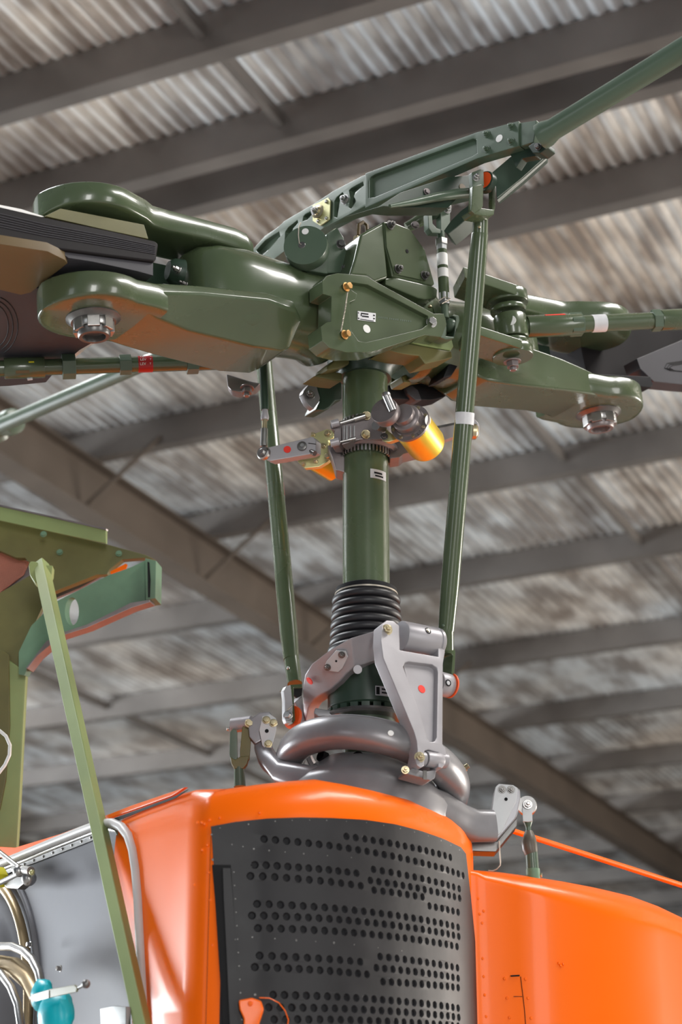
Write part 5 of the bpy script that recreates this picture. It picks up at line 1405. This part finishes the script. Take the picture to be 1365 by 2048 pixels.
r0_ = [Vector((0.252, 3.690, q.z)) if j < 8 else q.copy() for j, q in enumerate(rows_[0])]
rows_ = [r0_] + rows_; tops = [tops[0]] + tops
mb.rings(rows_, closed=False, cap0=False, cap1=False)
rs_ = fin('panel_skin', mb, 'orange', rc, ang=80)
def rear_hit(px, py):
    # intersect with lower vertical part of the rear panel
    best = None
    d = ray(px, py); k = d.x / d.y
    for i in range(len(tops) - 1):
        pa, pb = rows_[i][1], rows_[i + 1][1]
        den = (pb.x - pa.x) - k * (pb.y - pa.y)
        if abs(den) < 1e-9: continue
        t = (k * pa.y - pa.x) / den
        if -0.01 <= t <= 1.01:
            q = pa.lerp(pb, t); tt = (pb - pa).normalized(); n_ = Vector((tt.y, -tt.x, 0))
            return P(px, py, q.y), n_
    return P(px, py, 3.8), Vector((0, -1, 0))
mb = MB()
rp = [(957, 1797), (960, 1828), (968, 1822), (965, 1846), (966, 1917), (968, 1953), (970, 1990), (973, 2033), (1010, 1957), (1052, 1958), (1015, 1996), (1057, 1996), (1020, 2035), (1063, 2036), (1119, 1926), (1123, 1931), (1128, 1928)]
for x, y in rp:
    c, n_ = rear_hit(x, y); mb.lathe(c - n_ * 0.0005, n_, [(0.0032, 0), (0.0026, 0.0012), (0.0, 0.0017)], 8)
fin('rivets', mb, 'orange', rc, kind='stuff')
def seam(pts, name='panel_seam', mat='ink', w_=0.0009):
    mb = MB(); mb.path([rear_hit(x, y)[0] for x, y in pts], w_, 6); fin(name, mb, mat, rc)
seam([(1022, 1952), (1040, 1951)], w_=0.0016); seam([(1042, 1953), (1046, 1985), (1050, 2020), (1054, 2075)], w_=0.0007); seam([(1028, 1993), (1045, 1993)], w_=0.0006)
mb = MB()
for x, y in ((1185, 1779), (1195, 1781), (1205, 1784), (1215, 1785), (1225, 1788), (1036, 1751)):
    mb.lathe(P(x, y, 3.97 if x > 1100 else 3.79), (0, -0.3, 1), [(0.004, -0.004), (0.004, 0.001), (0.001, 0.002)], 8)
fin('hinge_screws', mb, 'orange', rc, kind='stuff')

# orange cable
mb = MB(); mb.tube(P(1015, 1658, 4.05), P(1500, 1814, 4.75), 0.0062, 0.0066, 16)
tag(fin('antenna_cable', mb, 'orange'), 'taut orange cable slanting down to the right above the rear cowling', 'cable')

# ------------------------------------------------------------------ left side: firewall
L0 = pl0 + Ld * 0.165
def PFw(px, py, e=0.0): return PP(px, py, pl0 + nF * e, nF)
fw = thing('engine_firewall', PFw(150, 1900), 'grey stainless firewall panel with white edge seal left of the cowling', 'firewall')
sealpts = [(-60, 1752), (40, 1712), (100, 1687), (160, 1663), (200, 1648), (225, 1646), (243, 1654), (257, 1672), (266, 1700), (272, 1740), (277, 1800), (281, 1880), (285, 1960), (290, 2060), (292, 2120)]
mb = MB(); mb.prism([PFw(x, y, -0.012) for x, y in [(-60, 1757), (40, 1716), (160, 1667), (225, 1650), (250, 1668), (264, 1710), (275, 1800), (290, 2120), (-60, 2120)]], nF * -0.006)
fin('firewall_sheet', mb, 'firewall', fw)
mb = MB(); pts = [PFw(x, y, 0.003) for x, y in sealpts]
mb.path(pts, 0.0095, 14); fin('edge_seal', mb, 'whiteseal', fw)
mb = MB(); pts = [PFw(x - (0 if i < 5 else 8 if i < 7 else 13), y + (12 if i < 6 else 6 if i < 8 else 0), -0.008) for i, (x, y) in enumerate(sealpts)]
mb.path(pts, 0.006, 12); fin('seal_channel', mb, 'steel', fw)
mb = MB(); mb.prism([PFw(x, y, -0.010) for x, y in [(-60, 1766), (40, 1724), (160, 1674), (200, 1660), (195, 1678), (160, 1692), (40, 1738), (-60, 1780)]], nF * 0.003); fin('riveted_strip', mb, 'steeldark', fw)
mb = MB()
for k in range(9):
    x = 30 + k * 19; y = 1728 + 8 - k * 7.6
    mb.lathe(PFw(x, y, -0.007), nF, [(0.0030, 0), (0.0026, 0.002), (0.0, 0.003)], 8)
fin('strip_rivets', mb, 'steel', fw, kind='stuff')
# orange rim and top skin behind seal
ot = thing('upper_cowl_edge', PFw(100, 1700, -0.05), 'thin orange cowl lip running left above the white seal', 'cowling')
mb = MB(); mb.prism([PFw(x, y, -0.012) for x, y in [(205, 1637), (270, 1612), (350, 1585), (378, 1575), (352, 1592), (280, 1618), (215, 1641)]], nF * 0.008); fin('cowl_lip', mb, 'orange', ot, bevel=0.001)
mb = MB(); mb.prism([PFw(x, y, -0.03) for x, y in [(-60, 1690), (30, 1695), (120, 1668), (205, 1636), (222, 1648), (120, 1690), (28, 1716), (-60, 1712)]], nF * -0.02); fin('cowl_lip', mb, 'orange', ot, bevel=0.001)
mb = MB(); mb.prism([PFw(x, y, 0.0005) for x, y in [(215, 1642), (280, 1619), (352, 1592), (378, 1579), (352, 1597), (280, 1624), (225, 1646)]], nF * 0.0015); fin('lip_gap', mb, 'ink', ot)
# engine ducts: rings facing nF
ed = thing('engine_duct', PFw(0, 1980, 0), 'curved engine duct ring with heat stained tan rim at lower left', 'engine duct')
ctr = PFw(-55, 2080, -0.01)
rr0 = (PFw(-55, 1762, -0.01) - ctr).length
def ringf(rad, r_, mat, name, e=0.0, flat=1.0):
    mb = MB(); x_, y_, z_ = frame(nF); mb.path([ctr + nF * e + (x_ * math.cos(a * math.pi / 36) + y_ * math.sin(a * math.pi / 36)) * rad for a in range(72)], r_, 14, closed=True)
    return fin(name, mb, mat, ed)
ringf(rr0, 0.008, 'firewall', 'duct_flange', -0.002)
ringf(rr0 * 0.93, 0.011, 'tanring', 'tan_rim', 0.012)
mb = MB(); mb.lathe(ctr - nF * 0.012, nF, [(rr0 * 0.9, 0), (rr0 * 0.9, 0.012), (rr0 * 0.86, 0.02), (rr0 * 0.8, 0.022), (rr0 * 0.74, 0.03), (rr0 * 0.68, 0.045), (rr0 * 0.6, 0.05), (rr0 * 0.5, 0.06), (rr0 * 0.42, 0.10), (rr0 * .40, 0.12)], 72, cap=True); fin('duct_cone', mb, 'firewall', ed)
for x, y in ((62, 1889), (122, 1937)): 
    hexbolt(PFw(x, y, 0.028), nF, 0.005, 0.01, 'steel', ed)
# hoses
hs1 = thing('steel_hose', PFw(60, 1990, 0.10), 'braided steel hose looping up to the turquoise cap', 'hose', 'steel hoses')
mb = MB(); mb.path([PFw(x, y, 0.12) for x, y in ((-40, 1900), (0, 1893), (25, 1893), (48, 1903), (65, 1920), (78, 1945), (84, 1975))], 0.0085, 14); fin('hose_body', mb, 'steel', hs1)
hs2 = thing('steel_hose', PFw(10, 2040, 0.14), 'dull steel hose at the very lower left corner', 'hose', 'steel hoses')
mb = MB(); mb.path([PFw(x, y, 0.13) for x, y in ((-30, 1930), (0, 1945), (22, 1975), (36, 2010), (45, 2070))], 0.008, 14); fin('hose_body', mb, 'steel', hs2)
mb = MB(); mb.path([PFw(x, y, 0.10) for x, y in ((-30, 1925), (30, 1935), (60, 1960), (80, 2000))], 0.02, 14); fin('hose_cover', mb, 'tanring', hs2)
# turquoise cap and handle
tc_ = thing('protective_cap', PFw(100, 2040, 0.15), 'bright turquoise protective cap wrapped over a pipe end', 'cap')
ct = PFw(78, 1992, 0.15); xx, yy, zz_ = frame(nF)
for c, r_, nm in (((84, 1990), 26, 'cap_body'), ((112, 2030), 42, 'cap_skirt')):
    p = PFw(*c, 0.15); R_ = RR(p, r_)
    mb = MB(); secs = []
    for i in range(9):
        a = math.pi * i / 8
        ringp = []
        for j in range(24):
            b_ = 2 * math.pi * j / 24; wob = 1 + 0.06 * math.sin(5 * b_ + i) + 0.04 * math.sin(9 * b_ + 2 * i)
            ringp.append(p + nF * (-math.cos(a) * R_ * 0.8) + (xx * math.cos(b_) + yy * math.sin(b_) * (1.0 if nm == 'cap_body' else 0.95)) * R_ * max(0.02, math.sin(a)) * wob * 1.25)
        secs.append(ringp)
    mb.loft(secs); fin(nm, mb, 'cyan', tc_)
hd = thing('lever_handle', PFw(140, 1978, 0.18), 'flat olive lever with round dark knob above the turquoise cap', 'handle')
mb = MB(); mb.prism([PFw(x, y, 0.19) for x, y in ((60, 1996), (70, 1988), (105, 1978), (152, 1970), (158, 1976), (156, 1984), (110, 1994), (72, 2003))], nF * 0.004); fin('lever_blade', mb, 'olive', hd, bevel=0.001)
mb = MB(); mb.prism([PFw(x, y, 0.1945) for x, y in ((60, 1996), (70, 1989), (98, 1981), (98, 1996), (72, 2003))], nF * 0.001); fin('lever_tip', mb, 'plate', hd)
mb = MB(); mb.tube(PFw(156, 1976, 0.19), PFw(168, 1970, 0.19), 0.003); mb.ball(PFw(172, 1968, 0.19), RR(PFw(172, 1968, .19), 9), 16); fin('knob', mb, 'steeldark', hd)
# fittings upper-left
ft = thing('pipe_fitting', PFw(30, 1745, 0.05), 'cluster of bolted steel pipe fittings left of the firewall seal', 'pipe fitting')
mb = MB(); mb.tube(PFw(-20, 1690, 0.08), PFw(42, 1738, 0.08), 0.0055); mb.tube(PFw(-20, 1775, 0.09), PFw(36, 1748, 0.09), 0.0055); fin('pipe', mb, 'steel', ft)
mb = MB(); mb.tube(PFw(30, 1738, 0.08), PFw(62, 1742, 0.08), 0.009); mb.ball(PFw(38, 1742, 0.085), 0.013, 14); mb.ball(PFw(58, 1757, 0.07), 0.016, 14); fin('union', mb, 'steel', ft)
mb = MB(); mb.ball(PFw(64, 1745, 0.09), 0.006, 12); fin('yellow_tip', mb, 'zinc', ft)
mb = MB(); mb.prism([PFw(x, y, 0.04) for x, y in ((-30, 1730), (10, 1735), (18, 1750), (10, 1775), (-30, 1780))], nF * 0.03); fin('yellow_bracket', mb, 'spring', ft, bevel=0.003)
mb = MB(); mb.prism([PFw(x, y, 0.03) for x, y in ((18, 1765), (40, 1748), (68, 1752), (70, 1765), (52, 1780), (30, 1778))], nF * 0.02); fin('steel_bracket', mb, 'steeldark', ft, bevel=0.003)
mb = MB(); mb.prism([PFw(x, y, 0.06) for x, y in ((210, 2018), (238, 2012), (262, 2014), (262, 2110), (214, 2110))], nF * 0.01)
tag(fin('small_bracket', mb, 'steeldark', None, bevel=0.001), 'small grey bracket at the bottom edge behind the green strut', 'bracket')
mb = MB(); mb.path([P(x, y, 3.9) for x, y in ((-40, 1440), (0, 1462), (12, 1472), (20, 1490), (19, 1510), (10, 1530), (-10, 1556), (-60, 1590))], 0.0038, 10)
tag(fin('white_cable', mb, 'white'), 'white cable loop curving out beside the green post at left', 'cable')

# ------------------------------------------------------------------ green cowl frame, post and strut
YB = 4.25
def zg(l): return Zm(4.0147, 0, 980, l)
def pg(l, Y=YB): return [P(x, y, Y) for x, y in zg(l)]
cf = thing('cowl_frame', P(30, 1700, YB), 'light green sheet metal bracket frame on a post at left', 'bracket frame')
def part_(name, l, Y, dv, mat, bev=0.002, holes=()):
    mb = MB(); mb.prism(pg(l, Y), Vector(dv), [pg(h, Y) for h in holes]); return fin(name, mb, mat, cf, bevel=bev)
part_('top_flange', [(-200, 80), (0, 130), (850, 315), (850, 430), (430, 340), (0, 245), (-200, 195)], YB, (0.004, 0.006, 0), 'primer')
part_('top_rim', [(-200, 66), (0, 118), (430, 212), (855, 308), (850, 322), (430, 225), (0, 132), (-200, 82)], YB - 0.003, (0.004, 0.01, 0), 'bronze', 0.0005)
part_('channel_web', [(-200, 190), (0, 240), (430, 338), (850, 432), (1170, 520), (1250, 560), (1165, 545), (980, 560), (880, 640), (860, 680), (780, 680), (400, 830), (430, 620), (230, 580), (200, 545), (130, 545), (0, 490), (-200, 450)], YB + 0.05, (0.004, 0.02, 0), 'olive')
part_('under_panel', [(-200, 440), (200, 560), (430, 630), (520, 600), (870, 660), (640, 790), (430, 880), (330, 960), (200, 1080), (0, 1200), (-200, 1200)], YB + 0.10, (0.0, 0.01, 0), 'bronze')
part_('end_channel', [(1165, 545), (1255, 565), (1250, 870), (1190, 880), (1170, 885)], YB, (0.01, 0.05, 0), 'primer2')
mb = MB(); mb.prism(pg([(1185, 575), (1200, 580), (1210, 720), (1205, 860), (1190, 860)], YB - .002), Vector((0, 0.002, 0))); fin('joint_gap', mb, 'ink', cf)
el = [(577 + 56 * math.cos(a * math.pi / 12), 975 + 112 * math.sin(a * math.pi / 12)) for a in range(24)]
part_('lower_rail', [(440, 900), (640, 800), (880, 680), (1050, 620), (1175, 560), (1170, 888), (1050, 920), (700, 1090), (480, 1160), (380, 1230), (220, 1430), (195, 1490), (150, 1480), (150, 1300), (250, 1090)], YB + 0.02, (0.01, 0.012, 0), 'primer2', 0.002, [el])
part_('rail_flange', [(480, 1150), (700, 1078), (1050, 905), (1200, 880), (1205, 900), (1060, 945), (700, 1105), (490, 1172), (300, 1330), (220, 1435), (205, 1430), (370, 1215)], YB + 0.0, (0.01, 0.03, 0), 'bronze', 0.001)
part_('orange_edge', [(885, 655), (1010, 590), (1025, 600), (1015, 630), (890, 675)], YB + 0.045, (0, 0.004, 0), 'orange', 0.0005)
mb = MB(); mb.prism([P(x, y, YB + 0.05) for x, y in [(-60, 1300), (20, 1320), (53, 1345), (50, 1400), (45, 1500), (40, 1600), (34, 1700), (-60, 1700)]], Vector((0.0, 0.03, 0))); fin('post', mb, 'primer', cf, bevel=0.006)
mb = MB(); mb.prism([P(x, y, YB + 0.045) for x, y in [(5, 1300), (18, 1310), (20, 1450), (12, 1560), (0, 1620), (-20, 1640), (-20, 1300)]], Vector((0.0, 0.01, 0))); fin('post_rib', mb, 'olive', cf, bevel=0.003)
for x, y in ((350, 355), (955, 510), (480, 500)): hexbolt(pg([(x, y)], YB + 0.045 if x != 350 else YB)[0], (0, -1, 0), 0.006, 0.006, 'primer2', cf)
mb = MB(); mb.prism([P(x, y, YB + 0.06) for x, y in [(-60, 1215), (0, 1185), (60, 1150), (110, 1135), (112, 1165), (85, 1215), (60, 1270), (46, 1345), (-60, 1345)]], Vector((0, 0.02, 0))); fin('shaded_gusset', mb, 'olive', cf, bevel=0.002)  # olive patch stands in for the shaded area above the post
# copper mesh
mb = MB()
m0 = [(0, 495), (90, 510), (235, 580), (190, 680), (0, 825), (-200, 950), (-200, 450)]
mb.prism(pg(m0, YB + 0.088), Vector((0, 0.003, 0))); ms = fin('mesh_backing', mb, 'mesh', cf)
mb = MB()
def inpoly(x, y, poly):
    c = False; j = len(poly) - 1
    for i in range(len(poly)):
        if (poly[i][1] > y) != (poly[j][1] > y) and x < (poly[j][0] - poly[i][0]) * (y - poly[i][1]) / (poly[j][1] - poly[i][1]) + poly[i][0]: c = not c
        j = i
    return c
for fam in (0, 1):
    for k in range(-60, 90):
        run = []
        for t in range(-60, 90):
            u = 15.0
            x, y = (k * u + t * 3, t * u * .95 + k * 3) if fam == 0 else (t * u + k * 3, k * u * 0.95 + t * 3)
            y += 450
            if inpoly(x, y, m0): run.append((x, y))
            else:
                if len(run) > 1: mb.tube(pg([run[0]], YB + 0.086)[0], pg([run[-1]], YB + 0.086)[0], 0.0013, seg=5)
                run = []
fin('woven_mesh', mb, 'mesh', cf, kind='stuff')
# strut
Sa, Sb_ = P(82, 1128, 4.12), P(291, 2075, 3.36)
st_ = thing('support_strut', Sa, 'slender light green square strut slanting down in front of the firewall', 'strut')
mb = MB(); d = (Sb_ - Sa); x = d.cross(Vector((0, 1, 0))).normalized(); y = d.cross(x).normalized()
x2 = (x + y * 0.45).normalized(); y2 = d.cross(x2).normalized()
mb.rings([[Sa + x2 * (a * 0.0145) + y2 * (b_ * 0.0145) for a, b_ in ((-1, -1), (1, -1), (1, 1), (-1, 1))], [Sb_ + x2 * (a * 0.0125) + y2 * (b_ * 0.0125) for a, b_ in ((-1, -1), (1, -1), (1, 1), (-1, 1))]])
fin('strut_tube', mb, 'primer', st_, bevel=0.003, seg=3)
mb = MB(); mb.prism([P(x, y, 4.10) for x, y in zg([(228, 600), (245, 570), (300, 575), (310, 650), (340, 650), (365, 600), (425, 605), (418, 680), (385, 750), (330, 765), (280, 745), (240, 680)])], Vector((0, 0.03, 0))); fin('fork_end', mb, 'primer', st_, bevel=0.003)
mb = MB(); mb.ball(P(246, 1886, 3.49), 0.004, 10); fin('paint_chip', mb, 'white', st_)
